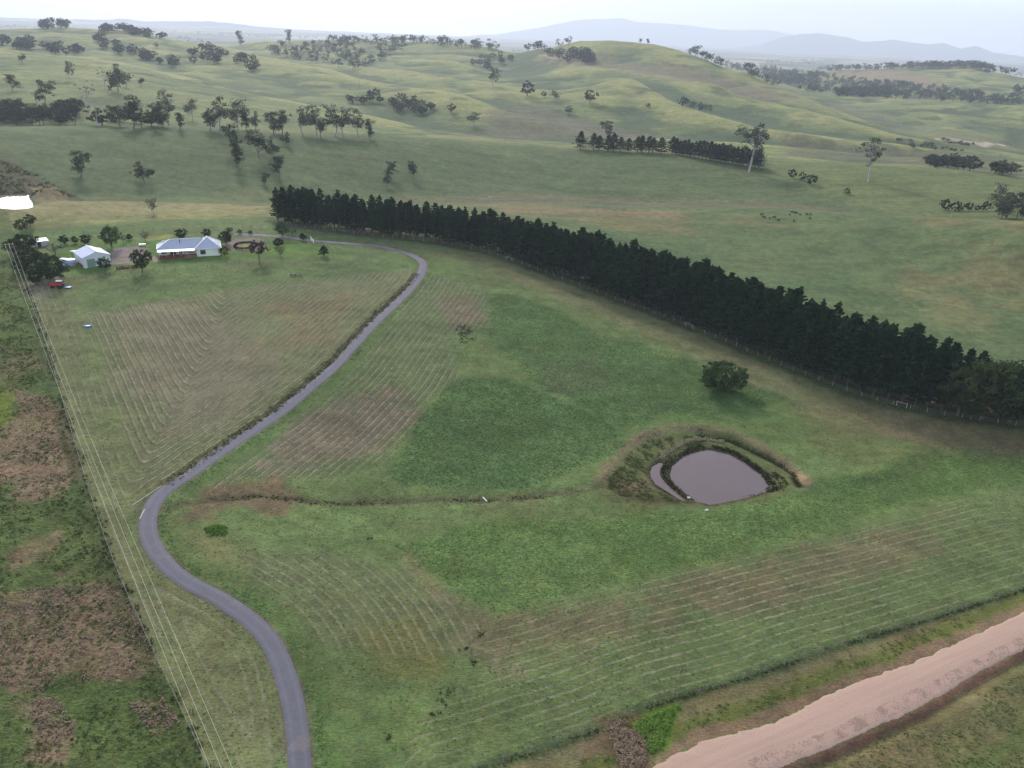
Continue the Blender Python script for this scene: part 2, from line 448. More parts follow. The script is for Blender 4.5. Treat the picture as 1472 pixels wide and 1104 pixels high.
# near cover ------------------------------------------------------
lush = np.maximum(reg([(650,548),(720,545),(800,572),(880,610),(900,640),(850,668),(760,702),(640,705),(555,690),(600,600)], 2, 1.5),
                  reg([(704,418),(760,430),(860,478),(1000,520),(1130,570),(1050,600),(960,600),(900,620),(850,590),(780,560),(735,520),(700,480)], 2.5, 2.5))
over(lush * .85, cc(92, 123, 76)); over(lush * 0.55 * sstep(-.1, .4, n_mid), cc(88, 116, 66)); over(lush * .4 * sstep(.1, .5, n_sm), cc(74, 108, 66))
over(0.6 * reg([(760,520),(860,515),(900,560),(800,570)], 2, 3), cc(96, 108, 78))
l2 = reg([(560,783),(700,752),(900,745),(1180,700),(1300,660),(1350,640),(1472,640),(1472,690),(1300,720),(1180,770),(1000,815),(850,850),(716,888),(640,842)], 2, 1.5)
over(l2 * .8, cc(104, 133, 78)); over(l2 * 0.5 * sstep(-.1, .4, n_mid), cc(98, 132, 70)); over(l2 * .4 * sstep(.1, .5, n_sm), cc(106, 126, 72))
tuft = np.maximum(tuft, np.maximum(lush, l2) * 1.0)
mown3 = reg([(716,888),(850,850),(1000,815),(1180,770),(1300,745),(1472,700),(1560,690),(1560,830),(1472,846),(1200,928),(960,1006),(700,1100),(560,1130),(640,1000),(700,930)], 1.5, .8)
over(mown3 * 0.8, cc(104, 124, 78))
over(mown3 * reg([(720,893),(860,852),(1010,816),(1180,772),(1330,750),(1360,800),(1200,860),(980,880),(850,920),(740,925)], 4, 4) * .75, cc(120, 112, 86))
stripe_a = np.maximum(stripe_a, mown3 * (0.34 + 0.3 * n_mid + .4 * n_big) * sstep(0.2, 2, d_bf))
# paddock left of the driveway
f1 = reg([(125,450),(240,430),(420,402),(560,392),(596,384),(585,415),(540,455),(480,515),(400,583),(330,640),(235,700),(205,700),(180,640),(150,540)], 2, 1.2)
over(f1 * 0.8, cc(122, 130, 92)); over(f1 * reg([(150,450),(250,430),(330,480),(420,520),(330,600),(240,620),(190,560)], 5, 4), cc(134, 132, 106))
over(f1 * 0.7 * reg([(400,440),(520,420),(470,490),(400,500)], 4, 4), cc(138, 124, 88))
over(0.6 * reg([(560,350),(420,400),(200,410),(60,420),(50,440),(400,412),(560,390)], 5, 3), cc(96, 120, 78))
stripe_a = np.maximum(stripe_a, f1 * (1.25 + 0.5 * n_big + 0.3 * n_mid))
lf_in = (d_lf < 0) * near
lfs = sstep(16, 5, np.abs(d_lf)) * lf_in * sstep(1.5, 4, d_drive)
over(lfs * 0.6, cc(128, 130, 96)); stripe_a = np.maximum(stripe_a, 0.45 * lfs * sstep(-.3, .3, n_mid + .2))
f5 = reg([(236,830),(300,862),(350,890),(385,940),(405,1000),(412,1080),(330,1060),(290,1000),(250,900)], 2, 1.2)
over(f5 * 0.6, cc(118, 122, 86)); stripe_a = np.maximum(stripe_a, f5 * (0.4 + .4 * n_mid))
over(0.8 * reg([(20,405),(70,405),(75,425),(45,430)], 2, 2), cc(138, 136, 118))
# right of driveway
f2 = reg([(620,395),(700,420),(700,470),(655,480),(655,540),(600,600),(560,660),(470,690),(380,680),(330,700),(300,700),(380,640),(450,590),(520,520),(570,450)], 2, 1.5)
over(f2 * 0.7, cc(106, 122, 84))
over(f2 * reg([(380,640),(450,595),(560,560),(600,590),(540,650),(400,675)], 4, 4), cc(122, 116, 98))
over(0.8 * reg([(620,430),(680,425),(700,450),(660,485),(640,460)], 3, 3), cc(124, 112, 96))
stripe_a = np.maximum(stripe_a, f2 * (0.5 + 0.4 * n_mid))
over(0.8 * reg([(655,470),(680,468),(682,488),(662,492)], 1, 1.5), cc(70, 80, 60))
f4 = reg([(350,800),(460,790),(520,800),(600,830),(690,900),(720,960),(600,930),(500,940),(440,930),(400,870)], 3, 2)
over(f4 * 0.7, cc(110, 120, 84)); stripe_a = np.maximum(stripe_a, f4 * (0.32 + 0.5 * n_big + .2 * n_mid) * sstep(55, 25, d_drive))
over(0.7 * reg([(580,790),(640,842),(716,890),(740,960),(700,960),(620,860)], 2, 2), cc(124, 122, 94))
over(0.6 * reg([(520,920),(600,900),(640,960),(560,980)], 3, 3), cc(128, 128, 76))
over(0.85 * reg([(290,705),(400,690),(430,715),(400,740),(340,730),(250,760),(240,750)], 2, 2), cc(124, 108, 88))
over(0.5 * reg([(240,760),(330,745),(330,790),(250,800)], 2, 3), cc(120, 122, 84))
# lush verge on the right of the driveway
dright = line_d(DRIVE, XX, YY, 40, True)
vr = sstep(9, 3, np.abs(dright) + 2 * n_sm) * (dright < 0) * sstep(250, 200, RRg + 60 * n_big)
over(vr * 0.5 * sstep(-.5, .4, n_mid + .2), cc(84, 118, 64)); stripe_a *= (1 - vr)
gul = sstep(1.8, .5, g + 1.0 * n_sm); over(gul * 0.55, cc(104, 100, 76)); over(sstep(.7, .1, g + .6 * n_t) * .6 * sstep(-.2, .3, n_mid + .1), cc(60, 66, 46))
# track along the pine row
pt = sstep(2.5, 5, d_pine + n_sm) * sstep(24, 17, d_pine + 3 * n_mid) * nearmask * sstep(330, 300, RRg)
over(pt * 0.6, cc(124, 121, 94))
over(0.6 * reg([(1140,585),(1300,600),(1472,630),(1472,650),(1300,640),(1200,620)], 3, 3), cc(130, 118, 92))
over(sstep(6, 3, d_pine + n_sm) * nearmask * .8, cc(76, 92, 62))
over(0.6 * reg([(1150,610),(1240,600),(1330,650),(1280,690),(1190,660)], 4, 4), cc(108, 118, 76))
# around the farmhouse
law = reg([(165,388),(230,380),(330,372),(460,370),(500,366),(480,352),(330,345),(210,345),(150,340),(90,345),(60,380),(110,395)], 1.5, 1)
over(law, cc(98, 130, 68)); stripe_a *= (1 - law); tuft = tuft * (1 - .7 * law)
over(reg([(160,358),(195,354),(212,358),(210,368),(196,378),(160,381)], .5, .1), cc(146, 136, 134))
over(reg([(316,352),(340,344),(372,340),(385,352),(370,362),(330,360)], .5, .3), cc(140, 134, 126))
over(reg([(338,353),(350,348),(365,350),(368,355),(355,359),(342,357)], .3, .2), cc(136, 150, 96))
over(0.9 * reg([(212,346),(245,342),(245,337),(212,340)], .8, .5), cc(150, 158, 92))
over(reg([(212,363),(225,370),(234,374),(222,376),(205,370)], .3, .2), cc(170, 160, 146))
# pond surrounds
sdp = np.maximum(poly_sd(POND, XX, YY, 40), poly_sd(SLIV, XX, YY, 40))
pm = sstep(-9, -2, sdp + 1.5 * n_sm) * sstep(14, 5, line_d(BANK, XX, YY, 40) - 3)
over(0.75 * reg([(850,700),(880,660),(930,622),(1010,612),(1060,622),(1120,650),(1160,690),(1140,712),(1040,728),(920,728),(860,715)], 1.5, 1.5), cc(104, 112, 72))
over(sstep(2.4, .6, bk + 1.4 * n_sm) * .6, cc(134, 122, 102))
over(sstep(1.8, .7, dt + .4 * n_sm) * .9, cc(62, 66, 46))
over(0.8 * reg([(872,690),(890,680),(910,705),(960,716),(1000,722),(930,722),(880,710)], 1, 1), cc(84, 82, 58))
over(0.7 * reg([(900,695),(930,690),(935,706),(912,710)], 1, 1), cc(132, 118, 100))
over(sstep(-1.6, -.3, sdp + .4 * n_t) , cc(74, 74, 54)); over(sstep(0, .8, sdp), cc(86, 76, 66))
over(sstep(1.5, .5, line_d(catmull(P([(1125,674),(1140,682),(1158,690),(1162,691)]), 1), XX, YY, 10) + .3 * n_t), cc(150, 136, 108))
bs = line_d(catmull(P([(1190,694),(1235,690),(1280,676),(1310,655)]), 2), XX, YY, 20)
over(sstep(3.2, 1, bs + n_sm) * .5, cc(84, 114, 64))
# swale beside the driveway
over(sstep(2.3, .9, sw + .5 * n_sm) * .85, cc(80, 78, 56)); over(sstep(.9, .3, np.abs(sw - 2.6) + .3 * n_sm) * .6, cc(132, 134, 88))
# left scrub paddock
ls = left_scrub
over(ls, cc(92, 114, 66)); over(ls * .6 * sstep(-.1, .4, n_mid), cc(104, 118, 72)); over(ls * .5 * sstep(.15, .5, n_sm - .3 * n_mid), cc(76, 96, 56))
rb = np.maximum.reduce([reg([(20,560),(70,570),(110,610),(118,690),(60,722),(28,720),(30,690),(0,690),(-90,690),(-90,620),(0,615),(25,600)], 1, 1.5),
                        reg([(-80,880),(0,850),(40,845),(150,838),(190,850),(228,960),(170,985),(90,970),(60,1000),(0,972),(-90,968)], 1.5, 2),
                        .8 * reg([(30,1010),(80,1000),(110,1040),(90,1075),(60,1060)], 1, 2), .7 * reg([(180,1010),(240,1000),(260,1040),(220,1060)], 1, 2), .5 * reg([(0,500),(60,500),(70,530),(0,540)], 2, 3),.5*reg([(30,775),(75,770),(70,800),(25,815)],1,2)])
rb = rb * (d_lf > 0)
over(.9 * rb, cc(138, 124, 102)); over(rb * .5 * sstep(.0, .4, n_sm), cc(120, 104, 84)); over(rb * .6 * sstep(.0, .3, -n_mid), cc(112, 114, 70)); over(rb * .5 * sstep(.1, .4, n_t + n_sm), cc(140, 122, 104))
over(ls * .8 * reg([(-60,580),(18,560),(22,600),(0,625),(-60,625)], 1, 1), cc(112, 132, 52))
over(sstep(2.0, .6, np.abs(d_lf - 1.2) + .8 * n_sm) * near * .6, cc(66, 80, 46))
tuft = np.maximum(tuft, ls)
# slope beside the left dam: rough dark scrub strip
over(.85 * reg([(-80,225),(0,228),(60,252),(118,288),(60,278),(-80,276)], 2, 3), cc(96, 94, 76))
over(.9 * reg([(46,286),(50,270),(66,264),(84,272),(96,288),(70,292)], 1, 1.5), cc(142, 134, 104))
# verge of the dirt road
vg = sstep(0.3, 1.2, -d_bf) * (RRg < 300) * (poly_sd(np.vstack([BFENCE, RL[::-1][:0] if False else RU[::-1]]), XX, YY, 5) > 0)
over(vg * .85, cc(122, 116, 86)); over(vg * .6 * sstep(.0, .4, n_mid), cc(126, 108, 88))
ru_d = line_d(RU, XX, YY, 20)
over((sd_road < 0) * sstep(5.2, 3.2, ru_d + n_sm) * sstep(1.2, 2.4, ru_d + n_sm) * .85, cc(98, 112, 56))
over((sd_road < 0) * sstep(2.2, .8, ru_d + n_sm) * .8, cc(140, 118, 98))
over(sstep(1.5, .4, np.abs(d_bf) + .5 * n_sm) * .75 * (RRg < 320), cc(66, 78, 54))
below = (sd_road < 0) * (poly_sd(np.vstack([RL, extend(RL, 0, 0)[::-1] + np.array([60, -60])]), XX, YY, 5) > 0)
over(below, cc(108, 112, 76)); over(below * .7 * sstep(-.1, .4, n_mid), cc(126, 118, 88))
over((sd_road < 0) * sstep(1.5, .6, rl_d + .5 * n_sm) * below, cc(134, 106, 88))
over(below * sstep(2.0, .6, np.abs(rl_d - 10.5) + .6 * n_mid) * .8, cc(90, 108, 62))
over(below * sstep(1.3, .5, np.abs(rl_d - 15.5) + .5 * n_sm) * .8, cc(134, 130, 122))
# rank weeds at the culvert
over(reg([(910,1042),(935,1028),(975,1015),(965,1040),(952,1075),(935,1084),(920,1062)], .8, .9), cc(92, 124, 52))
over(.8 * reg([(875,1042),(915,1040),(925,1075),(915,1104),(890,1104)], 1.2, 1.6), cc(112, 98, 72))
stripe_a *= (1 - sstep(-2, 1, sd_road)) * sstep(1.6, 2.6, d_drive); stripe_a *= (1 - .9 * np.clip(lush + l2, 0, 1))
# dusty edges of the driveway
over(sstep(2.5, 1.5, d_drive + .4 * n_sm) * .7, cc(112, 106, 92))
cov *= (1 + 0.10 * n_sm + 0.10 * n_t)[..., None] * np.where(RRg < 420, 1, 1)[..., None]
cov *= np.array([1.12, 1.02, .93]); cov = np.clip(cov, 0.006, 1)
# which line the rows of cut grass run along
fam_f = (np.abs(d_lf) < d_drive * 1.0) & (d_lf < 0) & (dright > 0)
sdist = np.where(mown3 > .02, np.abs(d_bf) * .92, np.where(fam_f | ((d_lf < 0) & (lfs > 0.02) & (dright > 0)), -np.log(np.exp(-np.abs(d_lf) / 1.1) + np.exp(-np.minimum(d_drive, 400) / 1.1)) * 1.1, d_drive))
sdist = sdist + 0.18 * fbm(XX, YY, 16, 2, 61)

idx = (np.arange(NT)[:, None] * NRR + np.arange(NRR)[None, :])
fq = np.stack([idx[:-1, :-1], idx[1:, :-1], idx[1:, 1:], idx[:-1, 1:]], -1).reshape(-1, 4)[:, ::-1]
gco = np.stack([XX, YY, Z], -1).reshape(-1, 3)
gme = quads_np('ground', gco, 0, None, True, fq)
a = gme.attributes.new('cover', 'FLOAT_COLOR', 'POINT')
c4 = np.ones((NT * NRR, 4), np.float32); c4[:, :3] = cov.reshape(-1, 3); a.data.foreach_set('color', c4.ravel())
for nm, arr in (('row_d', sdist), ('row_a', np.clip(stripe_a, 0, 1.3)), ('tuft', tuft)):
    a = gme.attributes.new(nm, 'FLOAT', 'POINT'); a.data.foreach_set('value', np.asarray(arr, np.float32).ravel())

t = NT_('pasture')
def attr(nm, which):
    nd = t.n('ShaderNodeAttribute', attribute_name=nm); return nd.outputs[which]
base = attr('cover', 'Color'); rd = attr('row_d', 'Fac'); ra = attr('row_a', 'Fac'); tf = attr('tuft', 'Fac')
pos = t.pos()
nf = t.noise(2.6, 3, .65, pos); nm_ = t.noise(.55, 3, .6, pos); nl = t.noise(.05, 4, .6, pos)
cn = t.noise(1.0, 3, .6, pos, True)
# tufts: stretched noise
mp = t.n('ShaderNodeMapping'); mp.inputs['Scale'].default_value = (1.0, 2.2, 1.0); mp.inputs['Rotation'].default_value = (0, 0, -.25); t.l(pos, mp.inputs[0])
tn = t.noise(1.35, 3, .7, mp.outputs[0])
k = t.math('ADD', 1.0, t.math('MULTIPLY', t.math('SUBTRACT', nf, .5), 1.3))
k = t.math('MULTIPLY', k, t.math('ADD', 1.0, t.math('MULTIPLY', t.math('SUBTRACT', nm_, .5), .55)))
k = t.math('MULTIPLY', k, t.math('ADD', 1.0, t.math('MULTIPLY', t.math('SUBTRACT', nl, .5), .5)))
k = t.math('MULTIPLY', k, t.math('ADD', 1.0, t.math('MULTIPLY', t.math('MULTIPLY', t.math('SUBTRACT', tn, .5), 2.0), tf)))
vs = t.n('ShaderNodeVectorMath', operation='SCALE'); t.l(base, vs.inputs[0]); t.l(k, vs.inputs['Scale'])
mh = t.n('ShaderNodeMapping'); mh.inputs['Scale'].default_value = (.03, .085, .05); t.l(pos, mh.inputs[0])
nh = t.noise(1.0, 6, .68, mh.outputs[0]); nh2 = t.noise(.22, 4, .7, pos)
k2 = t.math('ADD', 1.0, t.math('MULTIPLY', t.math('SUBTRACT', nh, .5), 1.15))
k2 = t.math('MULTIPLY', k2, t.math('ADD', 1.0, t.math('MULTIPLY', t.math('SUBTRACT', nh2, .5), 1.2)))
vs2 = t.n('ShaderNodeVectorMath', operation='SCALE'); t.l(vs.outputs[0], vs2.inputs[0]); t.l(k2, vs2.inputs['Scale']); vs = vs2
warm = t.n('ShaderNodeVectorMath', operation='MULTIPLY'); t.l(vs.outputs[0], warm.inputs[0]); warm.inputs[1].default_value = (1.22, 1.04, .96)
col0 = t.mix(t.math('MULTIPLY', t.math('MINIMUM', t.math('MAXIMUM', t.math('MULTIPLY_ADD', t.noise(.12, 5, .65, pos), 5.0, -2.4), 0.0), 1.0), .55), vs.outputs[0], warm.outputs[0])
col = t.mix(.16, col0, cn, 'OVERLAY')
# dry seed heads flecking the grass
fl = t.math('MULTIPLY', t.math('GREATER_THAN', t.noise(1.7, 2, .5, pos), .64), .35)
col = t.mix(fl, col, tuple(cc(150, 146, 110)))
ph = t.math('ADD', t.math('MULTIPLY', rd, 2 * PI / 1.8), t.math('MULTIPLY', t.math('SUBTRACT', t.noise(.5, 2, .5, pos), .5), 1.5))
cw = t.math('COSINE', ph)
w1 = t.math('POWER', t.math('MAXIMUM', t.math('MULTIPLY', t.math('ADD', cw, 1.0), .5), 0.0), 5.0)
brk = t.math('MULTIPLY_ADD', t.noise(1.1, 5, .75, pos), 4.4, -1.35)
brk2 = t.math('MULTIPLY_ADD', t.noise(.09, 3, .6, pos), 3.4, -.75)
brk = t.math('MULTIPLY', brk, t.math('MINIMUM', t.math('MAXIMUM', brk2, 0.3), 1.0))
brk = t.math('MINIMUM', t.math('MAXIMUM', brk, 0.0), 1.0)
w1 = t.math('MULTIPLY', t.math('MULTIPLY', w1, brk), ra)
col = t.mix(t.math('MULTIPLY', w1, .9), col, tuple(cc(188, 182, 150)))
cw2 = t.math('COSINE', t.math('ADD', ph, 1.3))
w2 = t.math('POWER', t.math('MAXIMUM', t.math('MULTIPLY', t.math('ADD', cw2, 1.0), .5), 0.0), 4.0)
col = t.mix(t.math('MULTIPLY', t.math('MULTIPLY', w2, ra), .38), col, tuple(cc(84, 84, 66)))
hgtn = t.math('ADD', t.math('MULTIPLY', tn, t.math('ADD', tf, .3)), t.math('MULTIPLY', w1, .8))
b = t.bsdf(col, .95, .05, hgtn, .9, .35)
gme.materials.append(t.m)
ground = link('ground', gme); settag(ground, kind='structure')

# ------------------------------------------------------------------ roads
def strip_mesh(name, rows, mat, lift, smooth=True):
    """rows: (N, M, 2) plan points across the strip; draped on the ground"""
    N, M = rows.shape[:2]
    z = hgt(rows[..., 0], rows[..., 1])
    zz = z.copy()
    co = np.dstack([rows, zz[..., None]]); co[..., 2] += lift
    id_ = np.arange(N * M).reshape(N, M)
    f = np.stack([id_[:-1, :-1], id_[:-1, 1:], id_[1:, 1:], id_[1:, :-1]], -1).reshape(-1, 4)
    me = quads_np(name, co.reshape(-1, 3), 0, mat, smooth, f)
    if me.polygons[0].normal.z < 0: me.flip_normals()
    return me
dd_ = np.gradient(DRIVE, axis=0); dd_ /= np.linalg.norm(dd_, axis=1)[:, None]
nn_ = np.stack([dd_[:, 1], -dd_[:, 0]], 1)
M = 9; uu = np.linspace(-1, 1, M)
edge = 1.62 + .10 * fbm(np.arange(len(DRIVE)) * 1.0, np.zeros(len(DRIVE)), 3, 2, 3)
rows = DRIVE[:, None, :] + nn_[:, None, :] * (uu[None, :, None] * edge[:, None, None])
me = strip_mesh('driveway', rows, None, .05)
a = me.attributes.new('across', 'FLOAT', 'POINT'); a.data.foreach_set('value', np.tile(uu, len(DRIVE)).astype(np.float32))
co = np.zeros(len(me.vertices) * 3, np.float32); me.vertices.foreach_get('co', co); co = co.reshape(-1, 3)
co[:, 2] += .07 * (1 - np.tile(uu, len(DRIVE)) ** 2); co[:, 2] -= .08 * (np.abs(np.tile(uu, len(DRIVE))) > .99); me.vertices.foreach_set('co', co.ravel())
t = NT_('bitumen'); pos = t.pos()
ac = t.n('ShaderNodeAttribute', attribute_name='across').outputs['Fac']
n1 = t.noise(6, 4, .7, pos); n2 = t.noise(.35, 4, .6, pos); n3 = t.noise(30, 2, .5, pos)
col = t.mix(n2, tuple(cc(104, 102, 112)), tuple(cc(124, 121, 130)))
wh = t.math('POWER', t.math('MAXIMUM', t.math('COSINE', t.math('MULTIPLY', ac, 2 * PI)), 0.0), 1.0)
wh = t.math('SUBTRACT', 1.0, t.math('ABSOLUTE', t.math('SUBTRACT', t.math('ABSOLUTE', ac), .5)))
wh = t.math('MULTIPLY', t.math('MAXIMUM', t.math('SUBTRACT', wh, .75), 0.0), 1.6)
col = t.mix(wh, col, tuple(cc(136, 132, 142)))
ed = t.math('GREATER_THAN', t.math('ADD', t.math('ABSOLUTE', ac), t.math('MULTIPLY', t.math('SUBTRACT', t.noise(.9, 4, .7, pos), .5), .6)), .93)
col = t.mix(t.math('MULTIPLY', ed, .7), col, tuple(cc(118, 108, 98)))
dust = t.math('GREATER_THAN', t.noise(.16, 5, .6, pos), .63)
col = t.mix(t.math('MULTIPLY', dust, .35), col, tuple(cc(150, 134, 126)))
sc = t.math('MULTIPLY', t.math('ADD', .55, t.math('MULTIPLY', n1, .9)), t.math('ADD', .8, t.math('MULTIPLY', t.noise(1.1, 4, .7, pos), .4)))
vs = t.n('ShaderNodeVectorMath', operation='SCALE'); t.l(col, vs.inputs[0]); t.l(sc, vs.inputs['Scale'])
t.bsdf(vs.outputs[0], .85, .25, n3, .4, .02); me.materials.append(t.m)
settag(link('driveway', me), kind='structure')

nL = 900
def resample(pl, n):
    s = np.concatenate([[0], np.cumsum(np.linalg.norm(np.diff(pl, axis=0), axis=1))]); q = np.linspace(0, s[-1], n)
    return np.stack([np.interp(q, s, pl[:, 0]), np.interp(q, s, pl[:, 1])], 1)
A_, B_ = resample(RU, nL), resample(RL, nL)
M = 21; uu = np.linspace(0, 1, M)
wob0 = .07 * fbm(A_[:, 0], A_[:, 1], 2.2, 5, 7, .65); wob1 = .05 * fbm(B_[:, 0], B_[:, 1], 2.2, 5, 8, .65)
q = uu[None, :] * (1 + wob1 - wob0)[:, None] + wob0[:, None]
rows = A_[:, None, :] * (1 - q[..., None]) + B_[:, None, :] * q[..., None]
me = strip_mesh('dirt_road', rows, None, .08)
co = np.zeros(len(me.vertices) * 3, np.float32); me.vertices.foreach_get('co', co); co = co.reshape(-1, 3)
U_ = np.tile(uu, nL); co[:, 2] += .22 * (1 - (2 * U_ - 1) ** 2) - .1 * ((U_ < .01) | (U_ > .99)); me.vertices.foreach_set('co', co.ravel())
a = me.attributes.new('across', 'FLOAT', 'POINT'); a.data.foreach_set('value', U_.astype(np.float32))
t = NT_('gravel_road'); pos = t.pos(); ac = t.n('ShaderNodeAttribute', attribute_name='across').outputs['Fac']
rd_dir = (RU[-1] - RU[0]); ang = math.atan2(rd_dir[1], rd_dir[0])
mp = t.n('ShaderNodeMapping', vector_type='POINT'); mp.inputs['Rotation'].default_value = (0, 0, -ang); t.l(pos, mp.inputs[0])
mp2 = t.n('ShaderNodeMapping'); mp2.inputs['Scale'].default_value = (.06, 1.6, 1); t.l(mp.outputs[0], mp2.inputs[0])
s1 = t.noise(1.0, 4, .6, mp2.outputs[0]); n1 = t.noise(4, 4, .7, pos); n2 = t.noise(.5, 4, .6, pos)
col = t.mix(s1, tuple(cc(190, 157, 138)), tuple(cc(224, 190, 168)))
st = t.math('MULTIPLY', t.math('MULTIPLY', t.math('GREATER_THAN', ac, .66), t.math('LESS_THAN', ac, .93)), t.math('GREATER_THAN', t.math('ADD', t.math('MULTIPLY', n1, .6), t.math('MULTIPLY', n2, .5)), .57))
col = t.mix(t.math('MULTIPLY', st, .55), col, tuple(cc(136, 112, 100)))
sc = t.math('ADD', .8, t.math('MULTIPLY', n1, .4))
vs = t.n('ShaderNodeVectorMath', operation='SCALE'); t.l(col, vs.inputs[0]); t.l(sc, vs.inputs['Scale'])
t.bsdf(vs.outputs[0], .95, .1, n1, .5, .05); me.materials.append(t.m)
settag(link('dirt_road', me), kind='structure')

# ------------------------------------------------------------------ water
def water_mat(name, c, rough, br=.02):
    t = NT_(name); pos = t.pos(); n = t.noise(1.2, 3, .5, pos); n2 = t.noise(.12, 3, .5, pos)
    col = t.mix(n2, c, tuple(v * 1.12 for v in c))
    b = t.bsdf(col, rough, .5, n, .12, br); b.inputs['IOR'].default_value = 1.33
    return t.m
def flat_poly(name, poly, z, grow, mat):
    c = poly.mean(0); d = poly - c; p = c + d * (1 + grow / np.maximum(np.linalg.norm(d, axis=1), 1))[:, None]
    bm = bmesh.new(); vs = [bm.verts.new((x, y, z)) for x, y in p]; f = bm.faces.new(vs)
    bmesh.ops.triangulate(bm, faces=[f])
    me = bpy.data.meshes.new(name); bm.to_mesh(me); bm.free()
    if me.polygons[0].normal.z < 0: me.flip_normals()
    return link(name, me, mat)
wm = water_mat('murky_water', tuple(np.array(lin((140, 118, 114))) * .33), .04)
HULL = P([(930,665),(948,656),(985,645),(1011,640),(1028,640),(1054,648),(1080,664),(1098,678),(1110,694),(1104,710),(1075,717),(1043,723),(1021,726),(988,722),(968,712),(945,697),(930,683)])
settag(flat_poly('pond_water', HULL, ZW1, .6, wm), kind='structure')
settag(flat_poly('dam_water', DAM2, ZW2, 1.0, water_mat('pale_water', tuple(np.array(lin((150, 140, 130))) * .5), .03, .005)), kind='structure')

# ------------------------------------------------------------------ mountains on the horizon
def mountains(name, pts, r0, col, seed, thick=2500):
    a = np.array(pts, float); th, t_ = polar(a[:, 0], a[:, 1])
    T = np.linspace(th[0] - .12, th[-1] + .12, 420)
    crest = np.interp(T, th, CAMZ - r0 * t_) + 22 * fbm(T * 60, T * 0, 1.0, 4, seed) * (r0 / 16000)
    K = 14; v = np.linspace(0, 1, K)
    TT = T[:, None] + 0 * v[None]; rr = r0 - thick * (1 - v)[None] + 0 * TT
    prof = (v ** 1.3)[None]
    zz = -60 + (crest[:, None] + 60) * prof + 70 * fbm(TT * 90, rr / 900, 1.0, 3, seed + 5) * (v * (1 - v) * 3)[None]
    rr2 = np.concatenate([rr, rr[:, -1:] + thick * .8], 1); TT2 = np.concatenate([TT, TT[:, -1:]], 1); zz2 = np.concatenate([zz, np.full((len(T), 1), -60.)], 1)
    K += 1
    co = np.stack([np.sin(TT2) * rr2, np.cos(TT2) * rr2, zz2], -1).reshape(-1, 3)
    id_ = np.arange(len(T) * K).reshape(len(T), K)
    f = np.stack([id_[:-1, :-1], id_[1:, :-1], id_[1:, 1:], id_[:-1, 1:]], -1).reshape(-1, 4)[:, ::-1]
    t = NT_(name); n = t.noise(.0015, 5, .6, t.pos())
    t.bsdf(t.mix(n, tuple(cc(*col)), tuple(cc(*[c * 1.2 for c in col]))), 1, 0)
    settag(link(name, quads_np(name, co, 0, t.m, True, f)), kind='structure')
mountains('mountains', [(560,62),(640,56),(740,46),(800,34),(820,31),(845,28),(895,26),(920,31),(945,33),(1000,38),(1060,44),(1100,42),(1128,48),(1180,58),(1300,78),(1472,92)], 31000, (92, 106, 112), 3, 3000)  # mountain base colours lightened in place of thicker haze
mountains('mountain_range', [(1030,72),(1090,66),(1120,55),(1150,49),(1175,47),(1215,54),(1240,60),(1285,57),(1310,61),(1330,64),(1355,63),(1380,70),(1402,67),(1430,76),(1472,82),(1540,92)], 23500, (88, 104, 108), 9, 2000)
mountains('distant_hills', [(-60,34),(0,31),(55,31),(108,26),(135,29),(170,27),(215,31),(255,31),(300,30),(345,35),(400,41),(470,46),(560,50),(640,58),(720,66)], 21500, (80, 96, 96), 14, 2000)

# ------------------------------------------------------------------ sky, sun, haze
SUN_EL, SUN_AZ = math.radians(30), math.radians(-22)     # azimuth from +Y towards +X
wd = bpy.data.worlds.new('World'); SC.world = wd; wd.use_nodes = True
nt = wd.node_tree; nt.nodes.clear()
class WN(NT_):
    def __init__(s, tree): s.t = tree; s.out = s.n('ShaderNodeOutputWorld')
w = WN(nt)
sky = w.n('ShaderNodeTexSky', sky_type='NISHITA', sun_disc=False, sun_elevation=SUN_EL, sun_rotation=SUN_AZ, altitude=600, air_density=1.0, dust_density=2.5, ozone_density=1.0)
bg1 = w.n('ShaderNodeBackground'); w.l(sky.outputs[0], bg1.inputs[0]); bg1.inputs[1].default_value = .06
dirv = w.n('ShaderNodeTexCoord').outputs['Generated']
sp = w.n('ShaderNodeSeparateXYZ'); w.l(dirv, sp.inputs[0]); zc = sp.outputs[2]
mp = w.n('ShaderNodeMapping'); mp.inputs['Scale'].default_value = (1.4, 1.4, 14); w.l(dirv, mp.inputs[0])
cl = w.noise(2.6, 6, .58, mp.outputs[0])
ramp = w.n('ShaderNodeValToRGB'); w.l(zc, ramp.inputs[0])
er = ramp.color_ramp; er.elements[0].position = 0.0; er.elements[0].color = (.62, .70, .80, 1)
er.elements[1].position = .12; er.elements[1].color = (.56, .64, .78, 1)
for p_, c_ in ((.04, (.60, .70, .82, 1)), (.30, (.40, .41, .50, 1)), (.6, (.36, .40, .50, 1)), (1.0, (.34, .38, .48, 1))):
    e = er.elements.new(p_); e.color = c_
clc = w.math('ADD', .15, w.math('MULTIPLY', cl, 1.6))
vs = w.n('ShaderNodeVectorMath', operation='SCALE'); w.l(ramp.outputs[0], vs.inputs[0]); w.l(clc, vs.inputs['Scale'])
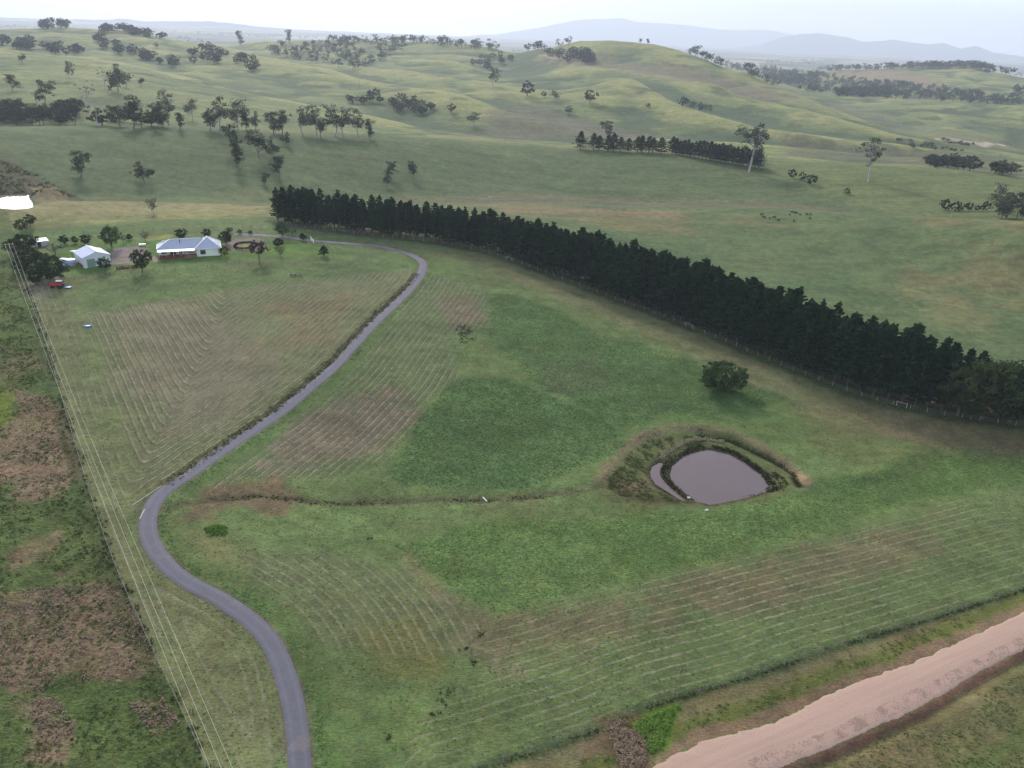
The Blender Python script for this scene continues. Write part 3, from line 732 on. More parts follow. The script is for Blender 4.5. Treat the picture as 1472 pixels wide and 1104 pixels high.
# bright veils in the sky, one of them round the clouded sun
def glow(az, el, power, amp, colr):
    d = (math.sin(az) * math.cos(el), math.cos(az) * math.cos(el), math.sin(el))
    dp = w.n('ShaderNodeVectorMath', operation='DOT_PRODUCT'); w.l(dirv, dp.inputs[0]); dp.inputs[1].default_value = d
    g_ = w.math('MULTIPLY', w.math('POWER', w.math('MAXIMUM', dp.outputs['Value'], 0.0), power), amp)
    v = w.n('ShaderNodeVectorMath', operation='SCALE'); v.inputs[0].default_value = colr; w.l(g_, v.inputs['Scale'])
    return v.outputs[0]
def vadd(a_, b_):
    v = w.n('ShaderNodeVectorMath', operation='ADD'); w.l(a_, v.inputs[0]); w.l(b_, v.inputs[1]); return v.outputs[0]
tot = vadd(vs.outputs[0], glow(math.radians(-9), math.radians(4), 30, .75, (1, 1, .98)))
tot = vadd(tot, glow(math.radians(-31), math.radians(12), 90, 4.0, (1, .98, .95)))  # added glow in unseen sky, for the far dam to mirror white
tot = vadd(tot, glow(SUN_AZ, SUN_EL, 14, 1.6, (1, .96, .9)))
tot = vadd(tot, glow(math.radians(34), math.radians(4), 200, .25, (1, 1, .98)))
bg2 = w.n('ShaderNodeBackground'); w.l(tot, bg2.inputs[0]); bg2.inputs[1].default_value = .8
ad = w.n('ShaderNodeAddShader'); w.l(bg1.outputs[0], ad.inputs[0]); w.l(bg2.outputs[0], ad.inputs[1]); w.l(ad.outputs[0], w.out.inputs[0])
sl = bpy.data.lights.new('sun', 'SUN'); sl.energy = 2.2; sl.angle = math.radians(7); sl.color = (1, .95, .87)
so = bpy.data.objects.new('sun', sl); COL.objects.link(so)
sd_ = Vector((math.sin(SUN_AZ) * math.cos(SUN_EL), math.cos(SUN_AZ) * math.cos(SUN_EL), math.sin(SUN_EL)))
so.rotation_euler = sd_.to_track_quat('Z', 'Y').to_euler(); so.location = sd_ * 500

hz = NT_('haze_air')
pv = hz.n('ShaderNodeVolumePrincipled'); pv.inputs['Color'].default_value = (.80, .88, 1.0, 1); pv.inputs['Density'].default_value = 0.85e-4
pv.inputs['Anisotropy'].default_value = .2; hz.l(pv.outputs[0], hz.out.inputs['Volume'])
bm = bmesh.new(); bmesh.ops.create_cube(bm, size=1.0)
x0, x1, y0, y1, z0, z1 = -26000, 26000, -500, 36000, -120, 1700
for v in bm.verts: v.co = ((x0 + x1) / 2 + v.co.x * (x1 - x0), (y0 + y1) / 2 + v.co.y * (y1 - y0), (z0 + z1) / 2 + v.co.z * (z1 - z0))
me = bpy.data.meshes.new('haze'); bm.to_mesh(me); bm.free()
settag(link('haze', me, hz.m), kind='stuff', label='thin blue haze between the camera and the distant hills')

vs_ = SC.view_settings; vs_.view_transform = 'Standard'; vs_.look = 'None'; vs_.exposure = 1.08; vs_.gamma = 1.0; vs_.use_curve_mapping = False
SC.cycles.max_bounces = 5; SC.cycles.diffuse_bounces = 2; SC.cycles.glossy_bounces = 2; SC.cycles.transmission_bounces = 3; SC.cycles.transparent_max_bounces = 8; SC.cycles.volume_bounces = 0
print('ground done', round(time.time() - T0, 1))
# ------------------------------------------------------------------ foliage
def leaf_mat(name, c1, c2, c3, alb=.42):
    t = NT_(name)
    a_, b_, d_ = (tuple(v * alb for v in lin(c)) for c in (c1, c2, c3))
    n = t.noise(.35, 3, .6, t.pos()); oi = t.n('ShaderNodeObjectInfo').outputs['Random']
    at_ = t.n('ShaderNodeAttribute', attribute_name='tone').outputs['Fac']
    col = t.mix(at_, a_, b_)
    col = t.mix(t.math('MULTIPLY', n, .45), col, d_)
    k = t.math('ADD', .78, t.math('MULTIPLY', oi, .44))
    vs = t.n('ShaderNodeVectorMath', operation='SCALE'); t.l(col, vs.inputs[0]); t.l(k, vs.inputs['Scale'])
    d1 = t.n('ShaderNodeBsdfDiffuse'); tr = t.n('ShaderNodeBsdfTranslucent'); t.l(vs.outputs[0], d1.inputs[0]); t.l(vs.outputs[0], tr.inputs[0])
    mx = t.n('ShaderNodeMixShader'); mx.inputs[0].default_value = .25; t.l(d1.outputs[0], mx.inputs[1]); t.l(tr.outputs[0], mx.inputs[2])
    t.l(mx.outputs[0], t.out.inputs[0])
    return t.m
LM = dict(
    pine=leaf_mat('pine_needles', (44, 74, 50), (72, 108, 62), (56, 80, 58), .40),
    gum=leaf_mat('gum_leaves', (80, 92, 70), (122, 128, 98), (108, 104, 88), .55),
    gumd=leaf_mat('dark_gum_leaves', (66, 80, 60), (104, 114, 84), (90, 92, 76), .55),
    garden=leaf_mat('garden_leaves', (64, 88, 54), (108, 132, 76), (74, 96, 60), .48),
    dark=leaf_mat('dark_leaves', (52, 72, 46), (88, 108, 62), (64, 76, 50), .45),
    wattle=leaf_mat('wattle_leaves', (66, 88, 56), (118, 134, 80), (84, 98, 64), .42),
    purple=leaf_mat('purple_leaves', (84, 66, 66), (122, 96, 92), (92, 84, 70), .45),
    grey=leaf_mat('silver_leaves', (96, 110, 96), (140, 150, 132), (110, 112, 100), .45),
    yel=leaf_mat('gold_leaves', (96, 104, 56), (140, 140, 74), (110, 112, 60), .45),
    far=leaf_mat('far_leaves', (66, 80, 62), (100, 110, 86), (90, 92, 80), .55),
    red=leaf_mat('hedge_leaves', (86, 62, 50), (116, 84, 64), (84, 72, 50), .42))
def bark_mat(name, c1, c2):
    t = NT_(name); n = t.noise(1.8, 4, .6, t.obj()); n2 = t.noise(.5, 3, .6, t.pos())
    col = t.mix(n, tuple(v * .5 for v in lin(c1)), tuple(v * .5 for v in lin(c2)))
    t.bsdf(col, .9, .1, n2, .3, .05); return t.m
BARK = bark_mat('grey_bark', (112, 100, 90), (150, 140, 130)); PALE = bark_mat('pale_bark', (190, 182, 174), (232, 226, 220)); BROWN = bark_mat('brown_bark', (96, 82, 74), (130, 112, 100))

def leaf_cloud(rng, cen, rad, per, size, flat=1.0, up=.25):   # up turns the leaves towards the sky
    """cen (n,3) clump centres, rad (n,3) clump radii -> quads"""
    n = len(cen); N = n * per
    c = np.repeat(cen, per, 0); r = np.repeat(rad, per, 0)
    d = rng.normal(size=(N, 3)); d /= np.linalg.norm(d, axis=1)[:, None]
    rr = rng.uniform(.45, 1.0, N)[:, None] ** .6
    p = c + d * rr * r
    nrm = d * np.array([1, 1, flat]) + rng.normal(size=(N, 3)) * .55 + np.array([0, 0, up]); nrm /= np.linalg.norm(nrm, axis=1)[:, None]
    a_ = np.cross(nrm, rng.normal(size=(N, 3))); a_ /= np.linalg.norm(a_, axis=1)[:, None]
    b_ = np.cross(nrm, a_)
    s = (size * rng.uniform(.6, 1.3, N))[:, None]; s2 = s * rng.uniform(.45, .8, N)[:, None]
    q = np.stack([p - a_ * s - b_ * s2 * .5, p + a_ * s * .2 - b_ * s2, p + a_ * s + b_ * s2 * .4, p - a_ * s * .1 + b_ * s2], 1)
    tone = np.repeat(rng.uniform(0, 1, n), per) * .6 + rng.uniform(0, .4, N)
    return q.reshape(-1, 3), tone
def crown_mesh(name, parts, mat):
    co = np.vstack([p[0] for p in parts]); tone = np.concatenate([p[1] for p in parts])
    me = quads_np(name, co, len(co) // 4, mat)
    a_ = me.attributes.new('tone', 'FLOAT', 'FACE'); a_.data.foreach_set('value', tone.astype(np.float32))
    return me
def tube(segs, n=6):
    """segs: list of polylines [(x,y,z,r),...] -> (verts, quads)"""
    V = []; Q = []
    for s in segs:
        s = np.array(s, float); base = len(V)
        for i, (x, y, z, r) in enumerate(s):
            d = s[min(i + 1, len(s) - 1), :3] - s[max(i - 1, 0), :3]; d /= np.linalg.norm(d) + 1e-9
            a_ = np.cross(d, (0.3, 1, 0.1)); a_ /= np.linalg.norm(a_); b_ = np.cross(d, a_)
            for k in range(n):
                w_ = 2 * PI * k / n; V.append(np.array([x, y, z]) + r * (math.cos(w_) * a_ + math.sin(w_) * b_))
            if i:
                for k in range(n):
                    Q.append((base + (i - 1) * n + k, base + (i - 1) * n + (k + 1) % n, base + i * n + (k + 1) % n, base + i * n + k))
    return V, Q
def tube_mesh(name, segs, mat, n=6):
    V, Q = tube(segs, n); return quads_np(name, V, 0, mat, True, Q)

def make_pine(seed, leaf=.0155):
    """unit height, dense dark windbreak pine with a bare lower stem"""
    rng = np.random.default_rng(seed); cen = []; rad = []; limbs = []
    lean = rng.normal(size=2) * .012
    h = .09 + rng.uniform(0, .06)
    while h < .985:
        f = max(0.0, (h - .1) / .9)
        R = .19 * (1 - f ** 1.35) ** .9 * rng.uniform(.55, 1.3) + .008
        if f < .12: R *= .85
        k = rng.integers(4, 7); a0 = rng.uniform(0, 2 * PI)
        for i in range(k):
            a_ = a0 + i * 2 * PI / k + rng.normal() * .25; L = R * rng.uniform(.6, 1.15)
            if f < .3 and rng.uniform() < .3: continue
            if rng.uniform() < .12: L *= 1.35
            ex, ey = math.cos(a_), math.sin(a_); dz = L * rng.uniform(.05, .45)
            limbs.append([(lean[0] * h, lean[1] * h, h, .0035), (ex * L * .9, ey * L * .9, h + dz, .001)])
            for q in (.45, .75, 1.0):
                cen.append((ex * L * q + rng.normal() * .006, ey * L * q + rng.normal() * .006, h + dz * q)); w_ = (.018 + .014 * rng.uniform()) * (1 - .5 * f)
                rad.append((w_, w_, w_ * .8))
        h += rng.uniform(.028, .05)
    cen.append((lean[0], lean[1], .985)); rad.append((.012, .012, .03))
    cr = crown_mesh('pine_crown', [leaf_cloud(rng, np.array(cen), np.array(rad), 15, leaf, 1, .35)], LM['pine'])
    tk = tube_mesh('pine_trunk', [[(0, 0, -.04, .014), (0, 0, .0, .0125), (lean[0] * .5, lean[1] * .5, .5, .009), (lean[0], lean[1], .97, .002)]] + limbs[::2], BROWN, 6)
    return cr, tk
def make_gum(seed, mat, bark, bare=.38, spread=.34, clumps=26, per=26, leaf=.016, cl=.085, straight=.3, layers=True):
    """open eucalypt: forked pale stem, leaf clumps carried at the ends of limbs"""
    rng = np.random.default_rng(seed); limbs = []; cen = []; rad = []
    b0 = np.array([rng.normal() * .03, rng.normal() * .03, bare])
    limbs.append([(0, 0, -.04, .026), (0, 0, 0, .022), (b0[0] * .5 + rng.normal() * .01, b0[1] * .5, bare * .5, .018), (*b0, .015)])
    nf = rng.integers(3, 6)
    for i in range(nf):
        a_ = 2 * PI * i / nf + rng.normal() * .4; L = spread * rng.uniform(.45, 1.0); top = rng.uniform(bare + .22, .95) if i else .95
        e = np.array([math.cos(a_) * L * (.35 if i == 0 else 1), math.sin(a_) * L * (.35 if i == 0 else 1), top])
        m_ = b0 * .5 + e * .5 + np.array([rng.normal() * .03, rng.normal() * .03, -.04])
        limbs.append([(*b0, .012), (*m_, .008), (*e, .003)])
        for k in range(max(2, clumps // nf)):
            q = rng.uniform(.45, 1.05); base_ = m_ + (e - m_) * ((q - .5) * 2 if q > .5 else 0)
            c = base_ + np.array([rng.normal() * .08, rng.normal() * .08, rng.normal() * .09])
            c[2] = min(c[2], .97)
            limbs.append([(*base_, .0045), (*c, .0015)])
            w_ = cl * rng.uniform(.6, 1.2); cen.append(c); rad.append((w_ * 1.1, w_ * 1.1, w_ * .85))
    cr = crown_mesh('gum_crown', [leaf_cloud(rng, np.array(cen), np.array(rad), per, leaf, 1, .3)], mat)
    tk = tube_mesh('gum_trunk', limbs, bark, 5)
    return cr, tk
def make_round(seed, mat, bark, stem=.15, wid=.42, clumps=70, per=34, leaf=.030, shape=1.0):
    """dense round or domed crown close to the ground"""
    rng = np.random.default_rng(seed); cen = []; rad = []; limbs = [[(0, 0, -.05, .03), (0, 0, stem, .025), (0, 0, .7, .01)]]
    for i in range(clumps):
        d = rng.normal(size=3); d /= np.linalg.norm(d); 
        q = rng.uniform(.25, 1) ** .4
        lob = 1 + .18 * math.sin(3 * math.atan2(d[1], d[0]) + seed) + .1 * rng.normal()
        hc = (1 + stem) / 2
        c = np.array([d[0] * wid * q * lob, d[1] * wid * q * lob, hc + d[2] * (1 - stem) / 2 * q * .86 * (1 + .05 * rng.normal())])
        if shape > 1: c[:2] *= (1.15 - (c[2] - stem) / (1 - stem)) * 1.3
        w_ = .085 * rng.uniform(.7, 1.3); cen.append(c); rad.append((w_, w_, w_ * .85))
        if i % 6 == 0: limbs.append([(0, 0, stem + .1, .01), (*(c * .95), .003)])
    cr = crown_mesh('round_crown', [leaf_cloud(rng, np.array(cen), np.array(rad), per, leaf, 1, .2)], mat)
    return cr, tube_mesh('round_trunk', limbs, bark, 5)

PROTO = {}
PROTO['pine'] = [make_pine(s) for s in range(9)]
PROTO['gum'] = [make_gum(20 + s, LM['gum'], PALE, .32, .32, 44, 28, .024, .095) for s in range(4)]
PROTO['gumd'] = [make_gum(40 + s, LM['gumd'], BARK, .2, .34, 56, 30, .026, .1) for s in range(6)]
PROTO['tallgum'] = [make_gum(61, LM['gum'], PALE, .5, .26, 36, 40, .018, .08), make_gum(67, LM['gum'], PALE, .42, .2, 28, 32, .017, .065)]
PROTO['sparse'] = [make_gum(70 + s, LM['grey'], PALE, .4, .25, 14, 16, .018, .06) for s in range(2)]
PROTO['round'] = [make_round(80 + s, LM['garden'], BARK, .12, .40) for s in range(4)]
PROTO['dark'] = [make_round(90 + s, LM['dark'], BARK, .06, .46, 90, 36) for s in range(4)]
PROTO['far'] = [make_round(100 + s, LM['far'], BARK, .10, .48, 44, 18, .05) for s in range(6)]
PROTO['grey'] = [make_round(110 + s, LM['grey'], BARK, .2, .40, 40, 22, .026) for s in range(2)]
PROTO['purple'] = [make_round(120, LM['purple'], BARK, .3, .40, 54, 28, .028)]
PROTO['yel'] = [make_round(125, LM['yel'], BARK, .02, .5, 50, 30, .035)]
PROTO['cone'] = [make_round(130 + s, LM['dark'], BARK, .05, .30, 60, 30, .03, 2.0) for s in range(2)]
PROTO['wattle'] = [make_round(140 + s, LM['wattle'], BARK, .1, .42, 90, 50, .020) for s in range(3)]
PROTO['bigbush'] = [make_round(151, LM['garden'], BARK, .0, .62, 190, 60, .022)]
PROTO['bush'] = [make_round(160 + s, LM['dark'], BARK, .0, .6, 40, 28, .055) for s in range(3)]
TRNG = random.Random(5)
NAMES = dict(pine='pine_tree', gum='gum_tree', gumd='gum_tree', tallgum='gum_tree', sparse='gum_tree', round='garden_tree', dark='shade_tree', far='gum_tree', grey='garden_tree', purple='garden_tree', yel='garden_bush', cone='conifer_tree', wattle='wattle_tree', bigbush='bush', bush='bush')
def tree_at(kind, x, y, h, label, group=None, wide=1.0, v=None, cat=None, rot=None):
    z = float(hgt(x, y))
    cr, tk = PROTO[kind][TRNG.randrange(len(PROTO[kind])) if v is None else v]
    r = bpy.data.objects.new(NAMES[kind], None); COL.objects.link(r); r.empty_display_size = .5
    r.location = (x, y, z - .05); r.rotation_euler = (0, 0, TRNG.uniform(0, 6.28) if rot is None else rot); r.scale = (h * wide, h * wide, h)
    settag(r, label, cat or ('bush' if 'bush' in NAMES[kind] else 'tree'), group)
    a_ = bpy.data.objects.new('crown', cr); COL.objects.link(a_); a_.parent = r
    if kind not in ('bush', 'bigbush', 'yel'):
        b_ = bpy.data.objects.new('trunk', tk); COL.objects.link(b_); b_.parent = r
    return r
def tree_px(kind, bx, by, ty, label, group=None, wide=1.0, v=None, hk=1.0):
    p = at(bx, by)[0]; h = (by - ty) * zdepth(p) / F * 1.03 * hk; wide *= .88 if kind in ('gum', 'gumd', 'far') else 1.0
    return tree_at(kind, p[0], p[1], max(h, .6), label, group, wide, v)
def scatter_px(kinds, poly, n, h0, h1, label, group, wide=1.0, seed=0, rnd=None):
    rr = random.Random(seed); poly = np.array(poly, float); k = 0; tries = 0
    x0, y0 = poly.min(0); x1, y1 = poly.max(0)
    while k < n and tries < 5000:
        tries += 1; px, py = rr.uniform(x0, x1), rr.uniform(y0, y1)
        if poly_sd(poly, np.array([[px]]), np.array([[py]]), 50)[0, 0] < 0: continue
        p = at(px, py)[0]; h = rr.uniform(h0, h1)
        tree_at(rr.choice(kinds), p[0], p[1], h, label, group, wide * rr.uniform(.85, 1.25)); k += 1

# the long windbreak: two staggered rows along one line
pl = resample(PINES, 400); seg = np.linalg.norm(pl[1] - pl[0]); Lrow = seg * 399
dirs = np.gradient(pl, axis=0); dirs /= np.linalg.norm(dirs, axis=1)[:, None]; nor = np.stack([-dirs[:, 1], dirs[:, 0]], 1)
if nor[200, 1] < 0: nor = -nor
rp = random.Random(11); npine = 0
px_end = P([(1352, 592)])[0]; iend = int(np.argmin(np.linalg.norm(pl - px_end, axis=1)))
for row in range(3):
    s_ = 1.0 + row * 1.2
    while s_ < Lrow - 1:
        i = min(int(s_ / seg), 399)
        if i > iend and row < 1:
            break
        p = pl[i] + nor[i] * (1.2 + row * 3.4 + rp.uniform(-.5, .5))
        q_ = min(max((i / 399 - .18) / .45, 0), 1); q_ = q_ * q_ * (3 - 2 * q_)
        h = 13.6 + 5.4 * q_ + rp.uniform(-1.6, 1.3) + rp.choice((0, 0, 0, .9)) + (.5 if row else 0)
        if i > iend: h *= .78 + .1 * math.sin(i * .13)
        tree_at('pine', p[0], p[1], h, 'tall dark pine in the long dense windbreak crossing the photo', 'pines of the long windbreak row', rp.uniform(1.15, 1.75)); npine += 1
        s_ += rp.uniform(3.0, 4.2)
print('pines', npine)
# lighter trees at the right end of the windbreak
for bx, by, ty, w_, lb in ((1376, 597, 512, 1.0, 'pale leafy green tree at the right end of the windbreak where the dark pines stop'), (1412, 601, 507, 1.0, 'broad olive green tree second from the right end of the windbreak'), (1352, 588, 530, .9, 'bushy light green tree tucked against the last tall pine of the windbreak'), (1450, 606, 512, 1.05, 'large dark leafy tree at the right edge of the photo in the windbreak'), (1395, 603, 556, .9, 'low green tree under the pale leafy tree at the right end of the windbreak')):
    tree_px('wattle' if w_ <= 1.0 else 'dark', bx, by, ty, lb, None, w_)
# second pine row in the middle distance
GP = 'pines of the short row in the middle distance'
for bx, by, ty in ((834,215,190),(853,216,193),(861,216,196),(874,217,195),(882,217,193),(892,218,198),(903,219,200),(916,219,197),(922,219,196),(932,220,197),(938,220,199),(950,221,199)):
    tree_px('pine', bx, by, ty, 'dark pine left of the gap in the short row beyond the cattle', GP, 2.5)
for k in range(24):
    f_ = k / 23.0; bx = 966 + f_ * 124; by = 221 + f_ * 21; tree_px('pine', bx, by, by - (21 + 5 * f_ + rp.uniform(-2, 3)), 'dark pine right of the gap in the short row, towards the white gum', GP, 2.1)
# single trees and small groups on the slopes
ST = [
 ('gumd',117,254,220,1.3,'dark leaning tree alone on the left of the green slope above the dam'),
 ('gumd',208,262,234,1.5,'faint grey-green bushy tree low on the slope, right of the lone dark tree'),
 ('gumd',341,241,208,1.2,'dark green tree at the foot of the tall group on the left slope'),
 ('gumd',335,214,182,1.2,'tall ragged tree top in the group on the crest of the left slope'),
 ('gumd',373,228,190,1.2,'tall slim tree right of the dark green pair on the left slope'),
 ('gumd',394,226,203,1.3,'small round tree in the middle of the slope group left of the windbreak'),
 ('gumd',411,208,191,1.5,'low spreading tree highest in the slope group above the windbreak'),
 ('gumd',401,255,226,1.3,'dark fan-shaped tree just above the left end of the windbreak'),
 ('gumd',381,266,249,1.3,'small dark tree closest to the left end of the windbreak'),
 ('gumd',561,255,234,1.4,'grey tree, upper of the faint pair on the slope above the windbreak'),
 ('gumd',556,267,250,1.2,'small faint tree, lower of the pair on the slope above the windbreak'),
 ('gumd',593,256,234,1.4,'grey round tree standing right of the faint pair above the windbreak'),
 ('gum',221,307,286,1.2,'lone grey tree in the yellow paddock behind the farmhouse'),
 ('sparse',129,156,119,1.1,'tall thin half-bare gum rising above the dark clump on the left'),
 ('gumd',173,182,155,1.5,'dark broad gum right of the pale bare trunk in the left tree line'),
 ('gumd',192,184,143,1.3,'tall gum with a leafy top in the left tree line'),
 ('gumd',203,183,158,1.5,'low dark gum beside the tall leafy one in the left tree line'),
 ('gumd',227,184,153,1.4,'rounded gum left of the high pale-trunked gum in the tree line'),
 ('gum',242,179,133,1.1,'tall pale-trunked gum with the highest crown in the left tree line'),
 ('gumd',259,186,164,1.2,'small upright gum alone between two taller ones in the left tree line'),
 ('gum',277,173,142,1.1,'slender gum with a flat round crown and a long pale trunk'),
 ('gumd',303,188,158,1.3,'first gum of the tall close group in the left tree line'),
 ('gum',316,188,144,1.2,'highest gum of the tall close group in the left tree line'),
 ('gum',342,188,144,1.3,'big broad gum at the right of the tall close group'),
 ('gumd',354,188,160,1.2,'lower gum at the right edge of the tall close group'),
 ('gumd',367,186,162,1.1,'slim gum standing between the two close groups of the tree line'),
 ('gumd',394,192,164,1.3,'wide gum at the left of the middle close group above the windbreak'),
 ('gumd',406,193,162,1.3,'second wide gum in the middle close group above the windbreak'),
 ('gum',435,194,156,1.3,'tall dark-crowned gum in the middle of the tree line'),
 ('gum',455,195,155,1.2,'tall gum behind the low round one in the middle of the tree line'),
 ('gumd',462,198,172,1.4,'low round gum in front of the middle group of the tree line'),
 ('gum',482,196,154,1.4,'biggest gum of the middle group with a dense domed crown'),
 ('gum',494,196,157,1.2,'gum touching the right side of the biggest domed one'),
 ('gum',515,197,160,1.2,'tall airy gum near the right end of the tree line'),
 ('gumd',531,199,174,1.2,'last small gum at the right end of the tree line'),
 ('gum',101,115,91,1.1,'pale-trunked gum alone on the far left hillside'),
 ('gumd',33,91,79,1.4,'small round tree high on the far left hillside'),
 ('gumd',18,131,109,1.4,'broad dark tree at the left edge on the far hillside'),
 ('sparse',151,128,99,1.1,'sparse pale gum left of the dark pair on the far hillside'),
 ('gumd',161,134,118,.9,'short stubby tree under the dark pair on the far hillside'),
 ('gumd',170,132,96,1.2,'tall dark gum, biggest on the far left hillside'),
 ('gumd',182,125,107,1.3,'round gum touching the right of the biggest one on the far hillside'),
 ('gumd',204,124,113,1.2,'tiny lone tree right of the dark pair on the far hillside'),
 ('gumd',65,150,119,1.3,'dark gum standing above the left clump'),
 ('gumd',416,62,45,1.2,'tall skyline gum left of the wooded crest'),
 ('gumd',345,66.5,47,1.1,'tall feathery tree on the skyline at the left'),
 ('far',649,162,149,1.2,'small round tree on the spur right of the scrub patch'),
 ('gum',682,182,161,1.5,'faint grey tree in the gully of the middle hills'),
 ('far',758,138,118,1.3,'round grey tree at the left of the three on the pale spur'),
 ('far',782,140,131,1.1,'tiny tree between two larger ones on the pale spur'),
 ('gum',797,147,130,1.3,'wispy grey tree on the pale spur'),
 ('far',848,148,129,1.2,'upright dark round tree alone in the middle of the hills'),
 ('far',817,164,152,1.1,'small dark tree at the gully below the upright round one'),
 ('far',931,154,148,1.6,'tiny flat-topped tree on the bright spur'),
 ('far',981,153,139,1.3,'dark round tree at the head of the scrubby hollow'),
 ('gumd',873,197,176,1.5,'brownish gum top rising behind the short pine row'),
 ('gum',709,124,100,1.3,'big tree in the green hollow below the wooded skyline'),
 ('gumd',921,60,54,1.6,'left one of the two trees on the bare round hilltop'),
 ('gumd',931,61,54.5,1.6,'right one of the two trees on the bare round hilltop'),
 ('bush',1138,256,242,.75,'left bush of three in the gully below the green rise'),
 ('bush',1153,259,247,.8,'middle bush of three in the gully below the green rise'),
 ('bush',1166,266,250,.8,'right bush of three in the gully below the green rise'),
 ('bush',1217,279,270,.8,'single dark bush further down the gully on the right'),
 ('bush',1358,302,285,.8,'dark round bush at the left end of the hedge on the right crest'),
 ('bush',1374,303,289,.9,'wide low shrub next to the dark round bush on the right crest'),
 ('bush',1391,303,290,.9,'low shrub in the middle of the hedge on the right crest'),
 ('bush',1404,303,294,.8,'smallest shrub of the hedge on the right crest'),
 ('bush',1416,303,289,.8,'shrub at the right end of the hedge on the right crest'),
]
for kd, bx, by, ty, w_, lb in ST: tree_px(kd, bx, by, ty, lb, None, w_)
tree_px('tallgum', 1077, 247, 182, 'tall gum with a white forked trunk at the right end of the short pine row', None, 1.15, 0)
tree_px('tallgum', 1248, 262, 202, 'tall gum with a long white trunk and thin crown alone on the right green rise', None, 1.2, 1)
# groups
scatter_px(['gumd', 'far'], [(-12,164),(40,158),(112,160),(128,181),(-12,180)], 26, 10, 15, 'dark gum in the thick clump at the left edge behind the first slope', 'gums of the thick left clump', 1.25, 1)
scatter_px(['gumd', 'far'], [(130,170),(240,172),(240,183),(128,181)], 7, 9, 12, 'low dark gum filling the left tree line behind the first slope', 'low gums of the left tree line', 1.4, 2)
scatter_px(['gumd', 'gum'], [(1428,296),(1480,294),(1500,318),(1428,317)], 11, 10, 14, 'gum in the close grove at the right edge beyond the cattle', 'gums of the grove at the right edge', 1.1, 3)
scatter_px(['far'], [(0,60),(50,62),(90,70),(122,76),(118,83),(60,76),(0,70)], 34, 11, 17, 'hazy gum in the left wooded fold of the far hillside', 'gums of the left wooded fold', 1.2, 4)
scatter_px(['far'], [(140,52),(165,60),(190,75),(225,84),(255,92),(250,98),(215,93),(185,84),(150,72),(135,60)], 34, 9, 16, 'hazy gum in the diagonal belt below the far left skyline', 'gums of the diagonal belt', 1.2, 5)
scatter_px(['far'], [(268,70),(300,66),(322,77),(318,92),(290,90),(270,80)], 18, 10, 15, 'hazy gum in the patch right of the diagonal belt', 'gums of the far patch', 1.2, 6)
scatter_px(['far'], [(335,82),(368,84),(384,96),(382,104),(360,104),(338,92)], 11, 10, 14, 'hazy gum in the small patch near the pale track on the far left', 'gums of the small far patch', 1.2, 7)
scatter_px(['far'], [(340,84),(330,76),(230,60),(210,70),(300,100)], 8, 9, 13, 'scattered hazy gum on the slope between the far patches', 'scattered gums of the far left slope', 1.2, 17)
scatter_px(['gumd', 'far'], [(57,40.5),(98,40.5),(98,43),(57,43)], 9, 15, 22, 'gum on the far left skyline in the open row', 'gums of the far left skyline row', 1.1, 8)
scatter_px(['far'], [(145,43),(200,43),(240,52),(238,58),(195,52),(145,47)], 38, 13, 20, 'dark gum in the dense stand on the far left skyline', 'gums of the dense skyline stand', 1.25, 9)
scatter_px(['far'], [(245,52),(292,58),(292,63),(245,58)], 10, 13, 19, 'gum on the skyline where the left stand thins out', 'gums of the thinning skyline stand', 1.2, 10)
scatter_px(['far'], [(495,142),(540,138),(552,150),(522,156),(498,149)], 9, 8, 12, 'gum in the left half of the scrub patch on the middle spur', 'gums of the middle scrub patch', 1.2, 12)
scatter_px(['far'], [(555,142),(580,140),(632,158),(628,167),(590,163),(556,158)], 20, 7, 11, 'gum in the right half of the scrub patch on the middle spur', 'gums of the right middle scrub patch', 1.3, 13)
scatter_px(['far'], [(688,82),(740,80),(742,92),(700,100),(672,92)], 14, 12, 17, 'gum in the shaded hollow under the middle skyline', 'gums of the shaded hollow', 1.2, 14)
scatter_px(['far'], [(780,78),(800,76),(840,76),(858,90),(838,94),(812,90)], 26, 12, 18, 'gum on the left shoulder of the bare round hill', 'gums of the round hill shoulder', 1.2, 15)
scatter_px(['far'], [(1335,236),(1375,236),(1455,250),(1450,254),(1375,244),(1335,242)], 24, 8, 12, 'low gum in the wood behind the right green rise', 'gums of the wood behind the right rise', 1.3, 16)
scatter_px(['gum', 'far'], [(1455,128),(1480,126),(1490,142),(1452,142)], 9, 16, 24, 'hazy gum standing above the dark belt at the right edge', 'hazy gums at the right edge', 1.0, 18)

